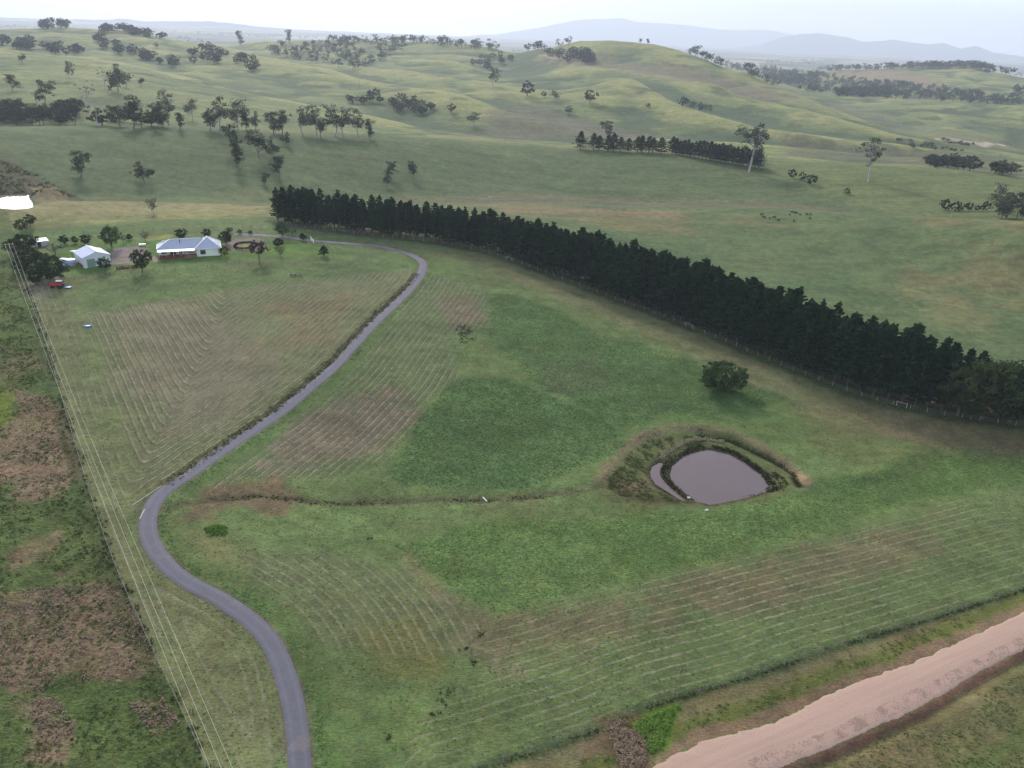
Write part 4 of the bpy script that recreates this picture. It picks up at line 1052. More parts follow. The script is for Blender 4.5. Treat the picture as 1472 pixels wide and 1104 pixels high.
# far-off woods that read as one mass
def woodland(name, label, polys, seed, h0, h1, mat=LM['far'], wide=.5, per=46, lf=.06):
    rng = np.random.default_rng(seed); C = []; R = []; V = []; Q = []
    for poly, n in polys:
        poly = np.array(poly, float); x0, y0 = poly.min(0); x1, y1 = poly.max(0); k = 0
        while k < n:
            px, py = rng.uniform(x0, x1), rng.uniform(y0, y1)
            if poly_sd(poly, np.array([[px]]), np.array([[py]]), 50)[0, 0] < 0: continue
            p = at(px, py)[0]; h = rng.uniform(h0, h1); k += 1
            for q in range(5):
                w_ = h * wide * rng.uniform(.45, .8)
                C.append(p + np.array([rng.normal() * h * .2, rng.normal() * h * .2, h * rng.uniform(.3, .85)])); R.append((w_, w_, w_ * .6))
            r_ = h * .02; V += [p + np.array(o) for o in ((-r_, 0, -1), (r_, 0, -1), (r_, 0, h * .6), (-r_, 0, h * .6))]
    C = np.array(C); R = np.array(R); q, tone = leaf_cloud(rng, C, R, per // 3, 1.0, 1, .3)
    sc = np.repeat(R[:, 0] / .3 * lf * 1.6, per // 3)
    cen = q.reshape(-1, 4, 3).mean(1, keepdims=True); q = (cen + (q.reshape(-1, 4, 3) - cen) * sc[:, None, None]).reshape(-1, 3)
    me = crown_mesh(name, [(q, tone), (np.array(V), np.zeros(len(V) // 4))], mat)
    settag(link(name, me), label=label, kind='stuff')
woodland('woodland', 'dark wood filling the bowl below the middle skyline', [([(380,70),(430,64),(500,62),(590,64),(586,74),(550,88),(520,102),(500,106),(470,92),(430,88),(390,76)], 150)], 1, 10, 17)
woodland('woodland', 'line of trees along the middle skyline', [([(470,59),(600,60),(680,66),(740,72),(770,71),(770,74),(740,76),(680,71),(600,64),(470,62)], 130), ([(770,70),(822,63),(822,66),(770,74)], 12)], 2, 11, 24, wide=.4)
woodland('woodland', 'dark wood running down behind the round hill', [([(990,79),(1010,80),(1100,98),(1176,108),(1176,124),(1110,122),(1060,104),(1010,88)], 210)], 3, 14, 24)
woodland('woodland', 'belt of dark wood crossing the right of the photo', [([(1100,108),(1176,106),(1240,117),(1290,122),(1330,128),(1480,146),(1480,153),(1400,150),(1330,146),(1200,138),(1150,130),(1100,122)], 380)], 4, 12, 19)
woodland('pine_plantation', 'block of nearly black plantation at the left of the right hand belt', [([(1200,132),(1278,130),(1282,141),(1205,139)], 130)], 5, 16, 18, LM['pine'])
woodland('woodland', 'dark line of trees along the crest of the furthest brown hill', [([(1176,99),(1240,98),(1303,96),(1392,95),(1480,108),(1480,113),(1392,99),(1303,100),(1240,102),(1176,103)], 260)], 6, 16, 26)
woodland('woodland', 'scattered scrub on the far plain', [([(1100,84),(1200,86),(1200,94),(1100,92)], 60), ([(380,52),(460,52),(460,56),(380,55)], 50), ([(0,38),(60,36),(380,52),(380,55),(150,40),(0,41)], 110)], 7, 14, 26)
woodland('woodland', 'small scrubby grove on the brown hillside', [([(1288,122),(1306,122),(1308,128),(1290,128)], 12), ([(1224,122),(1230,122),(1230,126),(1224,126)], 3), ([(1415,103),(1420,105),(1418,107),(1414,105)], 3)], 8, 12, 16)
woodland('scrub', 'low scrub in the hollows of the hills', [([(1000,146),(1022,152),(1024,160),(1005,160),(990,152)], 26), ([(1290,196),(1320,204),(1390,216),(1385,222),(1300,212),(1288,202)], 26), ([(1350,198),(1400,206),(1395,212),(1350,206)], 16)], 9, 2, 4, wide=.9)

# garden and farmyard trees
GT = [
 ('round',44,325,307,1.1,'light green tree, upper left of the dark clump by the power pole'),
 ('round',31,334,315,1.1,'green tree between the power pole clump and the upper left tree'),
 ('dark',37,360,335,1.3,'dark rounded tree beside the small white shed'),
 ('dark',22,366,341,1.1,'dark tree hugging the power pole at the fence'),
 ('dark',46,384,354,1.1,'dark tall tree in the middle of the clump left of the big shed'),
 ('dark',33,392,366,1.0,'narrow dark tree against the left fence in the clump'),
 ('round',57,378,360,1.1,'smaller leafy tree between the clump and the silvery one'),
 ('dark',78,405,364,1.05,'biggest round tree, standing just behind the red tractor'),
 ('dark',52,408,385,1.0,'low dark tree left of the biggest round tree'),
 ('dark',66,398,374,1.0,'dark tree filling the gap behind the biggest round tree'),
 ('grey',80,366,348,1.4,'silvery grey bushy tree left of the water tanks'),
 ('dark',93,351,337,1.0,'first of three small round trees behind the shed, the left one'),
 ('dark',108,350,339,.9,'middle and smallest of three round trees behind the shed'),
 ('dark',124,351,336,1.05,'right and widest of three small round trees behind the shed'),
 ('round',161,357,324,1.0,'tall upright tree behind the gravel yard'),
 ('grey',178,349,337,1.1,'thin pale tree right of the tall upright one behind the yard'),
 ('dark',186,345,336,1.1,'low dark bush-like tree in the back garden'),
 ('grey',209,346,332,1.0,'faint small tree in the back garden near the white posts'),
 ('round',151,390,368,1.0,'round tree in front of the shed wall'),
 ('round',205,391,356,.95,'bushy tree on the lawn between shed and house'),
 ('dark',261,343,328,1.15,'dark round tree directly behind the house roof, left one'),
 ('dark',298,341,328,1.0,'dark round tree directly behind the house roof, right one'),
 ('dark',325,351,331,1.0,'dark ragged tree at the right rear corner of the house'),
 ('yel',323,368,352,.8,'yellow-green bush at the right front corner of the house'),
 ('purple',373,377,344,.95,'purple-brown leafed tree beside the round garden bed'),
 ('round',330,335,326,1.3,'small flat tree behind the house on the right'),
 ('round',345,336,329,1.2,'tiny tree in the row behind the turning circle, left one'),
 ('round',360,336,331,1.6,'tiny wide tree in the row behind the turning circle, right one'),
 ('round',406,340,318,1.1,'dense round green tree left of the driveway gate'),
 ('grey',421,341,319,.9,'pale thin tree touching the dense round one by the driveway'),
 ('cone',435,346,334,1.5,'dark cone-shaped tree at the driveway gate'),
 ('dark',400,355,342,1.3,'small dark domed tree on the front lawn'),
 ('cone',466,368,352,1.4,'small conifer standing alone at the lawn corner'),
 ('grey',404,369,357,.8,'small grey guarded sapling at the lawn edge'),
]
for kd, bx, by, ty, w_, lb in GT: tree_px(kd, bx, by, ty, lb, None, w_)
tree_px('bigbush', 1036, 560, 517, 'large round green bush alone in the paddock above the pond', None, 1.2)
print('trees', round(time.time() - T0, 1))
# ------------------------------------------------------------------ small mesh builder
class MB:
    def __init__(s): s.v = []; s.f = []
    def add(s, vs, fs):
        b = len(s.v); s.v += [tuple(map(float, v)) for v in vs]; s.f += [tuple(b + i for i in f) for f in fs]; return s
    def box(s, x0, x1, y0, y1, z0, z1):
        return s.add([(x0,y0,z0),(x1,y0,z0),(x1,y1,z0),(x0,y1,z0),(x0,y0,z1),(x1,y0,z1),(x1,y1,z1),(x0,y1,z1)], [(3,2,1,0),(4,5,6,7),(0,1,5,4),(1,2,6,5),(2,3,7,6),(3,0,4,7)])
    def slab(s, pts, th=.08):
        n = len(pts); lo = [(x, y, z - th) for x, y, z in pts]
        return s.add(list(pts) + lo, [tuple(range(n)), tuple(range(2 * n - 1, n - 1, -1))] + [(i, n + i, n + (i + 1) % n, (i + 1) % n) for i in range(n)])
    def bar(s, a_, b_, r=.05, n=6, r2=None):
        V, Q = tube([[(*a_, r), (*b_, r if r2 is None else r2)]], n); s.add(V, Q)
        k = len(s.v) - 2 * n; s.f += [tuple(range(k, k + n))[::-1], tuple(range(k + n, k + 2 * n))]; return s
    def lathe(s, c, prof, n=16, axis='z', cap=True):
        V = []; 
        for r, h in prof:
            for k in range(n):
                w_ = 2 * PI * k / n; p = (r * math.cos(w_), r * math.sin(w_), h)
                if axis == 'y': p = (p[0], p[2], p[1])
                if axis == 'x': p = (p[2], p[0], p[1])
                V.append((c[0] + p[0], c[1] + p[1], c[2] + p[2]))
        Q = [(i * n + k, i * n + (k + 1) % n, (i + 1) * n + (k + 1) % n, (i + 1) * n + k) for i in range(len(prof) - 1) for k in range(n)]
        if cap: Q += [tuple(range(n))[::-1], tuple((len(prof) - 1) * n + k for k in range(n))]
        return s.add(V, Q)
    def build(s, name, mat, parent=None, smooth=False):
        me = bpy.data.meshes.new(name); me.from_pydata(s.v, [], s.f)
        bm = bmesh.new(); bm.from_mesh(me); bmesh.ops.recalc_face_normals(bm, faces=bm.faces); bm.to_mesh(me); bm.free()
        if smooth: me.polygons.foreach_set('use_smooth', np.ones(len(me.polygons), bool))
        me.materials.append(mat); return link(name, me, None, parent)
def empty(name, x, y, rz=0, z=None, **kw):
    o = bpy.data.objects.new(name, None); COL.objects.link(o); o.empty_display_size = .5
    o.location = (x, y, float(hgt(x, y)) if z is None else z); o.rotation_euler = (0, 0, rz)
    settag(o, kw.get('label'), kw.get('cat'), kw.get('group')); return o
def copytree(o, parent=None):
    c = o.copy(); COL.objects.link(c)
    if parent is not None: c.parent = parent
    for ch in [k for k in bpy.data.objects if k.parent == o]:
        copytree(ch, c)
    return c
def metal_roof(name, col, ang=0, sc=9.0):
    t = NT_(name); p = t.obj()
    wv = t.n('ShaderNodeTexWave', wave_type='BANDS', bands_direction='X' if ang == 0 else 'Y'); wv.inputs['Scale'].default_value = sc; t.l(p, wv.inputs[0])
    n = t.noise(.8, 4, .6, p); c = tuple(v * .62 for v in lin(col))
    col_ = t.mix(n, tuple(v * .85 for v in c), tuple(v * 1.12 for v in c)); col_ = t.mix(t.math('MULTIPLY', wv.outputs['Fac'], .25), col_, tuple(v * .7 for v in c))
    t.bsdf(col_, .42, .5, wv.outputs['Fac'], .3, .03, .15); return t.m
M_ROOF = metal_roof('blue_grey_roofing', (182, 191, 208)); M_ROOF2 = metal_roof('pale_roofing', (170, 182, 205)); M_WHITE = simple_mat('white_paint', (226, 226, 220), .5, .4, .06)
M_CREAM = simple_mat('cream_boards', (226, 228, 208), .7, .3, .05, 2, alb=.9); M_RED = simple_mat('red_brown_timber', (128, 64, 56), .7, .2, .15, alb=.8)
M_GLASS = simple_mat('dark_glass', (44, 52, 60), .1, .6, .05); M_STEEL = simple_mat('grey_steel', (150, 154, 158), .45, .5, .1, metal=.4); M_WOOD = simple_mat('weathered_timber', (150, 142, 130), .9, .1, .2, alb=.7)
M_TRED = simple_mat('red_machine_paint', (176, 40, 36), .4, .5, .08, alb=.9); M_RUB = simple_mat('black_rubber', (40, 38, 38), .9, .2, .1); M_DARK = simple_mat('dark_iron', (62, 54, 52), .7, .3, .2)
M_BLUE = simple_mat('blue_paint', (64, 100, 150), .5, .4, .1); M_SKY = simple_mat('clear_sheeting', (236, 240, 244), .35, .5, .04, alb=1.0); M_COW = simple_mat('black_hide', (38, 34, 32), .8, .2, .15); M_TANK = simple_mat('galvanised_tank', (150, 158, 176), .5, .4, .08)
M_CONC = simple_mat('pale_concrete', (176, 170, 160), .8, .2, .1); M_WIRE = simple_mat('aluminium_wire', (176, 176, 150), .5, .4, .02)

# ------------------------------------------------------------------ farmhouse
a_, b_ = P([(229, 372.5), (317, 367)])
ang = math.atan2(b_[1] - a_[1], b_[0] - a_[0]); LH = float(np.linalg.norm(b_ - a_)); print('house length', LH, 'angle', math.degrees(ang))
K = LH / 23.0
zf = float(max(hgt(*a_), hgt(*b_), hgt(*(a_ + np.array([-math.sin(ang), math.cos(ang)]) * 10)))) + .05
hs = empty('farmhouse', a_[0], a_[1], ang, zf, label='cream weatherboard farmhouse with blue-grey hipped roof and red verandah', cat='house'); hs.scale = (K, K, K)
WX, WL = 14.0, 23.0
MB().box(0, WX, 2.6, 10.8, -1.2, 3.0).box(WX + .003, WL, 0, 11.5, -1.2, 3.003).build('wall', M_CREAM, hs)
r = MB(); E = .55; zr, zt, ze = 5.7, 6.4, 3.02
def T(*p): r.slab(p, .07)
ym = 6.7; xr0 = 4.4
T((-E,2.1,ze),(WX+3,2.1,ze),(WX+3,ym,zr),(xr0,ym,zr)); T((WX+3,10.8+E,ze),(-E,10.8+E,ze),(xr0,ym,zr),(WX+3,ym,zr)); T((-E,10.8+E,ze),(-E,2.1,ze),(xr0,ym,zr))
cx = (WX + WL) / 2; y1_, y2_ = 5.2, 6.6
ro = r.build('roof', M_ROOF, hs)
r = MB()
T((WX-E,-E,ze+.01),(WL+E,-E,ze+.01),(cx,y1_,zt)); T((WL+E,-E,ze+.01),(WL+E,11.5+E,ze+.01),(cx,y2_,zt),(cx,y1_,zt)); T((WL+E,11.5+E,ze+.01),(WX-E,11.5+E,ze+.01),(cx,y2_,zt)); T((WX-E,11.5+E,ze+.01),(WX-E,-E,ze+.01),(cx,y1_,zt),(cx,y2_,zt))
r.build('roof', M_ROOF, hs)
c = MB()
for p, q in (((-E,2.1,ze),(xr0,ym,zr)),((-E,10.8+E,ze),(xr0,ym,zr)),((xr0,ym,zr),(WX+2.2,ym,zr)),((WX-E,-E,ze),(cx,y1_,zt)),((WL+E,-E,ze),(cx,y1_,zt)),((cx,y1_,zt),(cx,y2_,zt)),((WL+E,11.5+E,ze),(cx,y2_,zt))):
    c.bar((p[0],p[1],p[2]+.06),(q[0],q[1],q[2]+.06),.13,6)
c.build('ridge_cap', M_WHITE, ro)
c = MB().bar((8.2, 5.0, 4.6), (8.2, 5.0, 6.0), .14, 8).build('chimney', M_DARK, ro)
g_ = MB(); g_.bar((-E-.05,2.05,ze-.05),(-E-.05,10.8+E,ze-.05),.08).bar((WX-E,-E-.06,ze-.06),(WL+E,-E-.06,ze-.06),.08).bar((WL+E+.06,-E,ze-.06),(WL+E+.06,11.5+E,ze-.06),.08).build('gutter', M_WHITE, hs)
v = MB(); v.slab([(-.4,-.7,2.55),(WX-.05,-.7,2.55),(WX-.05,2.55,2.95),(-.4,2.55,2.95)], .06); v.build('verandah_roof', simple_mat('pale_sheet', (196, 204, 208), .5, .4, .06), hs)
v = MB(); v.box(0, WX - .05, -.35, 2.55, .1, .35); v.box(0, WX - .05, -.33, -.27, -1.0, .1); v.build('verandah_deck', M_RED, hs)
for x in np.linspace(.15, WX - .5, 6): MB().box(x - .06, x + .06, -.3, -.18, .35, 2.55).build('post', M_WHITE, hs)
rl = MB(); rl.box(.2, 9.0, -.29, -.2, 1.15, 1.23).box(.2, 9.0, -.29, -.2, .5, .56)
for x in np.linspace(.4, 8.9, 34): rl.box(x - .02, x + .02, -.27, -.23, .56, 1.15)
rl.build('railing', M_RED, hs)
pg = MB()
for x in (9.6, 11.6, 13.5): pg.box(x - .07, x + .07, -2.9, -2.76, -1, 2.5)
for y in np.linspace(-3.1, -.8, 6): pg.box(9.2, 13.8, y - .05, y + .05, 2.5, 2.62)
for x in np.linspace(9.5, 13.6, 8): pg.box(x - .03, x + .03, -3.2, -.75, 2.63, 2.7)
for z in (.3, .7, 1.1): pg.box(9.6, 13.5, -2.86, -2.8, z, z + .25)
pg.build('pergola', simple_mat('lattice_timber', (150, 120, 104), .8, .2, .2, alb=.7), hs)
def window(x0, x1, z0, z1, y, par, fm=M_WHITE, side=None):
    if side is None:
        w_ = MB().box(x0, x1, y - .03, y - .004, z0, z1).build('window', M_GLASS, par)
        f_ = MB().box(x0 - .1, x1 + .1, y - .08, y - .031, z1, z1 + .1).box(x0 - .1, x1 + .1, y - .08, y - .031, z0 - .1, z0).box(x0 - .1, x0, y - .08, y - .031, z0, z1).box(x1, x1 + .1, y - .08, y - .031, z0, z1).box((x0 + x1) / 2 - .04, (x0 + x1) / 2 + .04, y - .075, y - .031, z0, z1)
        f_.build('frame', fm, w_)
    else:
        s_ = side; w_ = MB().box(y - .03 * (s_ < 0), y + .03 * (s_ > 0), x0, x1, z0, z1).build('window', M_GLASS, par)
        a0, a1 = (y - .08, y - .031) if s_ < 0 else (y + .031, y + .08)
        MB().box(a0, a1, x0 - .1, x1 + .1, z1, z1 + .1).box(a0, a1, x0 - .1, x1 + .1, z0 - .1, z0).box(a0, a1, x0 - .1, x0, z0, z1).box(a0, a1, x1, x1 + .1, z0, z1).build('frame', fm, w_)
window(15.6, 17.4, .7, 2.3, 0, hs, M_RED)
window(1.0, 3.0, .9, 2.3, 2.6, hs); window(4.2, 6.4, .5, 2.4, 2.6, hs); window(10.6, 12.6, .8, 2.3, 2.6, hs)
dr = MB().box(7.6, 8.6, 2.54, 2.595, .36, 2.4).build('door', M_GLASS, hs); MB().lathe((8.5, 2.5, 1.3), [(.05, -.03), (.05, .03)], 8, 'y').build('handle', M_STEEL, dr)
window(4.5, 6.0, .8, 2.2, 0, hs, M_WHITE, -1); window(3.0, 5.0, .8, 2.2, WL, hs, M_WHITE, 1)
# chairs and pots on the verandah do not read; a dish on the roof does
MB().lathe((2.0, 7.2, 4.9), [(.02, 0), (.3, .08), (.42, .2)], 12, 'y', False).bar((2, 7.2, 4.2), (2, 7.2, 5.0), .04).build('aerial', M_WHITE, hs)

# ------------------------------------------------------------------ shed
a_, b_ = P([(122, 386), (160, 379)])
ang2 = math.atan2(b_[1] - a_[1], b_[0] - a_[0]); SW = float(np.linalg.norm(b_ - a_)); print('shed', SW, math.degrees(ang2))
zs = float(max(hgt(*a_), hgt(*b_)))
sh = empty('farm_shed', a_[0], a_[1], ang2, zs, label='pale steel farm shed with blue-grey gabled roof and clear skylights', cat='shed')
D = SW * 1.15; hw, hr = 3.3, 4.9
w_ = MB(); mid = SW * .5
w_.add([(0,0,-1.2),(SW,0,-1.2),(SW,0,hw),(mid,0,hr),(0,0,hw),(0,D,-1.2),(SW,D,-1.2),(SW,D,hw),(mid,D,hr),(0,D,hw)], [(0,1,2,3,4),(9,8,7,6,5),(1,6,7,2),(5,0,4,9),(0,5,6,1),(4,3,8,9),(3,2,7,8)])
w_.build('wall', simple_mat('pale_cladding', (206, 212, 210), .6, .3, .05, 2), sh)
rf = MB(); o_ = .35; sl_ = (hr - hw) / mid; zo = .1
rf.slab([(-o_,-o_,hw-o_*sl_+zo),(mid,-o_,hr+zo),(mid,D+o_,hr+zo),(-o_,D+o_,hw-o_*sl_+zo)], .06); rf.slab([(mid+.002,-o_,hr+zo),(SW+o_,-o_,hw-o_*sl_+zo),(SW+o_,D+o_,hw-o_*sl_+zo),(mid+.002,D+o_,hr+zo)], .06)
rfo = rf.build('roof', metal_roof('shed_roofing', (158, 170, 204), 1), sh)
MB().bar((mid, -o_, hr + zo + .06), (mid, D + o_, hr + zo + .06), .14).build('ridge_cap', M_WHITE, rfo)
for yy, w2, d2 in ((D * .50, 2.6, 2.0), (D * .82, 1.1, 2.4)):
    x0 = mid + .9; MB().slab([(x0, yy, hr - .9 * sl_ + zo + .05), (x0 + w2, yy, hr - (.9 + w2) * sl_ + zo + .05), (x0 + w2, yy + d2, hr - (.9 + w2) * sl_ + zo + .05), (x0, yy + d2, hr - .9 * sl_ + zo + .05)], .03).build('skylight', M_SKY, rfo)
MB().box(1.0, 3.6, -.06, -.004, -.5, 2.6).build('roller_door', simple_mat('dull_green_door', (120, 140, 128), .6, .3, .06), sh)
ln = MB(); ln.slab([(-o_, D + o_ + .02, hw + .2), (SW, D + o_ + .02, hw + .2), (SW, D + 4.2, hw - .5), (-o_, D + 4.2, hw - .5)], .06); ln.build('lean_to_roof', M_WHITE, sh)
for x in (0.1, SW - .2): MB().box(x, x + .15, D + 3.9, D + 4.05, -1, hw - .5).build('post', M_WOOD, sh)
MB().box(-.5, -.1, 2.0, 6.0, -.6, .5).build('woodpile', M_RED, sh)
def shed_pt(x, y): return a_[0] + x * math.cos(ang2) - y * math.sin(ang2), a_[1] + x * math.sin(ang2) + y * math.cos(ang2)
for k, (x, y, lb) in enumerate(((-2.4, D * .62, 'round water tank touching the shed wall, the nearer of two'), (-4.4, D * .80, 'round water tank behind the nearer one at the shed'))):
    X_, Y_ = shed_pt(x, y); tk = empty('water_tank', X_, Y_, 0, None, label=lb, cat='water tank', group='water tanks at the shed')
    MB().lathe((0, 0, 0), [(1.5, -.8), (1.5, .4), (1.53, .42), (1.5, .45), (1.5, 1.2), (1.53, 1.22), (1.5, 1.25), (1.5, 2.2)], 24).build('barrel', M_TANK, tk, True)
    MB().lathe((0, 0, 0), [(1.58, 2.2), (1.56, 2.28), (.5, 2.6), (.3, 2.62)], 24).build('lid', M_WHITE, tk)
# small shed at the back
q = at(60, 353)[0]; s2 = empty('small_shed', q[0], q[1], ang2, None, label='small white garden shed beside the dark clump at the left', cat='shed')
MB().box(-2, 2, -1.3, 1.3, -.5, 1.9).build('wall', simple_mat('grey_cladding', (170, 174, 176), .6, .3, .05), s2); MB().slab([(-2.3, -1.6, 1.95), (2.3, -1.6, 1.95), (2.3, 1.6, 2.5), (-2.3, 1.6, 2.5)], .08).build('roof', M_WHITE, s2); MB().box(-1.6, -.4, -1.34, -1.303, -.2, 1.7).build('door', M_GLASS, s2)  # even light grey wall, duller than the big shed's cladding

# ------------------------------------------------------------------ tractor with a slasher behind
q = at(84, 414)[0]; tr = empty('tractor', q[0], q[1], math.radians(188), None, label='red tractor with a white canopy and mower parked before the biggest tree', cat='tractor')
b = MB(); b.box(.3, 2.2, -.38, .38, .95, 1.5); b.box(2.0, 2.35, -.33, .33, .7, 1.45); b.box(-.9, .4, -.3, .3, .6, 1.05); b.box(.2, 2.1, -.22, .22, .55, .96); b.build('body', M_TRED, tr)
for s_ in (-1, 1):
    wl = MB().lathe((-.7, s_ * .85, .78), [(.45, -.22), (.74, -.22), (.80, -.14), (.80, .14), (.74, .22), (.45, .22)], 22, 'y').build('wheel', M_RUB, tr, False)
    MB().lathe((-.7, s_ * .85, .78), [(.46, -.16), (.46, .16)], 16, 'y').build('rim', M_TRED, wl)
    wl = MB().lathe((1.75, s_ * .72, .45), [(.24, -.14), (.42, -.14), (.46, -.08), (.46, .08), (.42, .14), (.24, .14)], 18, 'y').build('wheel', M_RUB, tr)
    MB().lathe((1.75, s_ * .72, .45), [(.25, -.10), (.25, .10)], 12, 'y').build('rim', M_STEEL, wl)
    MB().add([(-1.45, s_ * .62, 1.2), (-1.1, s_ * .62, 1.72), (-.2, s_ * .62, 1.72), (.1, s_ * .62, 1.2), (-1.45, s_ * 1.08, 1.2), (-1.1, s_ * 1.08, 1.72), (-.2, s_ * 1.08, 1.72), (.1, s_ * 1.08, 1.2)], [(0,1,5,4),(1,2,6,5),(2,3,7,6),(0,3,2,1),(4,5,6,7),(0,4,7,3)]).build('mudguard', M_TRED, tr)
MB().box(-.95, -.35, -.3, .3, 1.2, 1.32).box(-1.0, -.9, -.3, .3, 1.32, 1.75).build('seat', M_RUB, tr)
c = MB()
for x, y in ((-1.2, -.5), (-1.2, .5), (.15, -.5), (.15, .5)): c.bar((x, y, 1.0), (x, y, 2.35), .04)
c.build('canopy_frame', M_DARK, tr); MB().box(-1.4, .4, -.72, .72, 2.35, 2.43).build('canopy', M_WHITE, tr)
MB().bar((.1, 0, 1.5), (-.2, 0, 1.8), .03).lathe((-.22, 0, 1.82), [(.2, -.02), (.2, .02)], 12).build('steering_wheel', M_RUB, tr)
MB().bar((1.3, .2, 1.5), (1.3, .2, 2.1), .04).build('exhaust', M_DARK, tr)
mw = MB(); mw.box(-3.8, -2.1, -.85, .85, .25, .42); mw.bar((-1.2, -.3, .6), (-2.3, -.3, .45), .05).bar((-1.2, .3, .6), (-2.3, .3, .45), .05).bar((-1.2, 0, 1.1), (-2.9, 0, .5), .05); mw.build('mower', M_BLUE, tr)
MB().lathe((-3.9, 0, .25), [(.25, -.06), (.25, .06)], 12, 'y').build('mower_wheel', M_STEEL, tr)

# old plough on the grass
q = at(425, 397)[0]; pw = empty('farm_implement', q[0], q[1], math.radians(12), None, label='old dark iron cultivator lying on the grass above the mown paddock', cat='farm implement')
b = MB(); b.box(-2.0, 2.0, -.7, -.55, .55, .7).box(-2.0, 2.0, .55, .7, .55, .7)
for x in np.linspace(-1.9, 1.9, 5): b.box(x - .06, x + .06, -.55, .55, .56, .69)
b.bar((2, 0, .62), (3.3, 0, .4), .06); b.build('frame', M_DARK, pw)
for k, x in enumerate(np.linspace(-1.7, 1.7, 7)):
    MB().bar((x, -.62, .6), (x - .15, -.85, .25), .04).bar((x - .15, -.85, .25), (x + .1, -.7, .02), .05).build('tine', M_DARK, pw)
for s_ in (-1.6, 1.6): MB().lathe((s_, 1.0, .4), [(.4, -.07), (.4, .07)], 16, 'x').build('wheel', M_RUB, pw)
MB().box(-.8, .2, -.2, .3, .7, 1.0).build('box', M_DARK, pw)

# blue rimmed pool / trough
q = at(126.5, 469)[0]; tg = empty('water_trough', q[0], q[1], 0, None, label='low round trough with a blue rim in the mown paddock', cat='trough')
MB().lathe((0, 0, 0), [(1.0, -.2), (1.05, .4), (.92, .42), (.9, .1)], 24, cap=False).build('rim', M_BLUE, tg, True); MB().lathe((0, 0, 0), [(.91, .22), (.9, .25)], 24).build('water', M_GLASS, tg)

# low timber seats / planters before the gravel yard
for px, py, lb in ((177, 386, 'long low red-brown planter box at the front edge of the gravel yard'), (194, 385, 'short dark planter box right of the long one by the gravel yard')):
    q = at(px, py)[0]; pb = empty('planter_box', q[0], q[1], ang, None, label=lb, cat='planter', group='planter boxes at the gravel yard')
    L_ = 2.1 if px < 180 else 1.2
    MB().box(-L_, L_, -.45, .45, -.3, .55).build('box', M_RED, pb)
    cen = np.array([[x, 0, .65] for x in np.linspace(-L_ * .85, L_ * .85, 7)]); link('shrubs', crown_mesh('shrubs', [leaf_cloud(np.random.default_rng(3), cen, np.full((7, 3), .38), 30, .14)], LM['dark']), None, pb)
# round garden bed ring
q = at(353, 354)[0]; gb = empty('garden_bed', q[0], q[1], 0, None, label='ring-shaped red-leafed hedge bed inside the gravel turning circle', cat='garden bed')
n_ = 60; w_ = np.linspace(0, 2 * PI, n_, endpoint=False); rr_ = 3.9
cen = np.stack([np.cos(w_) * rr_ * 1.0, np.sin(w_) * rr_ * 1.25, np.full(n_, .45)], 1)
link('hedge', crown_mesh('hedge', [leaf_cloud(np.random.default_rng(4), cen, np.tile([[.5, .5, .5]], (n_, 1)), 34, .17)], LM['red']), None, gb)
MB().lathe((0, 0, 0), [(rr_ - .9, -.3), (rr_ - .9, .12), (rr_ - .8, .12), (rr_ - .8, -.3)], 40, cap=False).build('edging', M_CONC, gb)

# parked dark trailer and white posts near the back fence
q = at(205, 353.5)[0]; cr_ = empty('garden_table', q[0], q[1], ang, None, label='white outdoor table and benches behind the house end of the yard', cat='table')
MB().box(-1.2, 1.2, -.45, .45, .7, .78).build('tabletop', M_WHITE, cr_)
for s_ in (-1, 1): MB().box(-1.2, 1.2, s_ * .9 - .15, s_ * .9 + .15, .4, .46).build('bench', M_WHITE, cr_); MB().box(s_ * .9 - .05, s_ * .9 + .05, -.9, .9, 0, .7).build('leg', M_DARK, cr_)

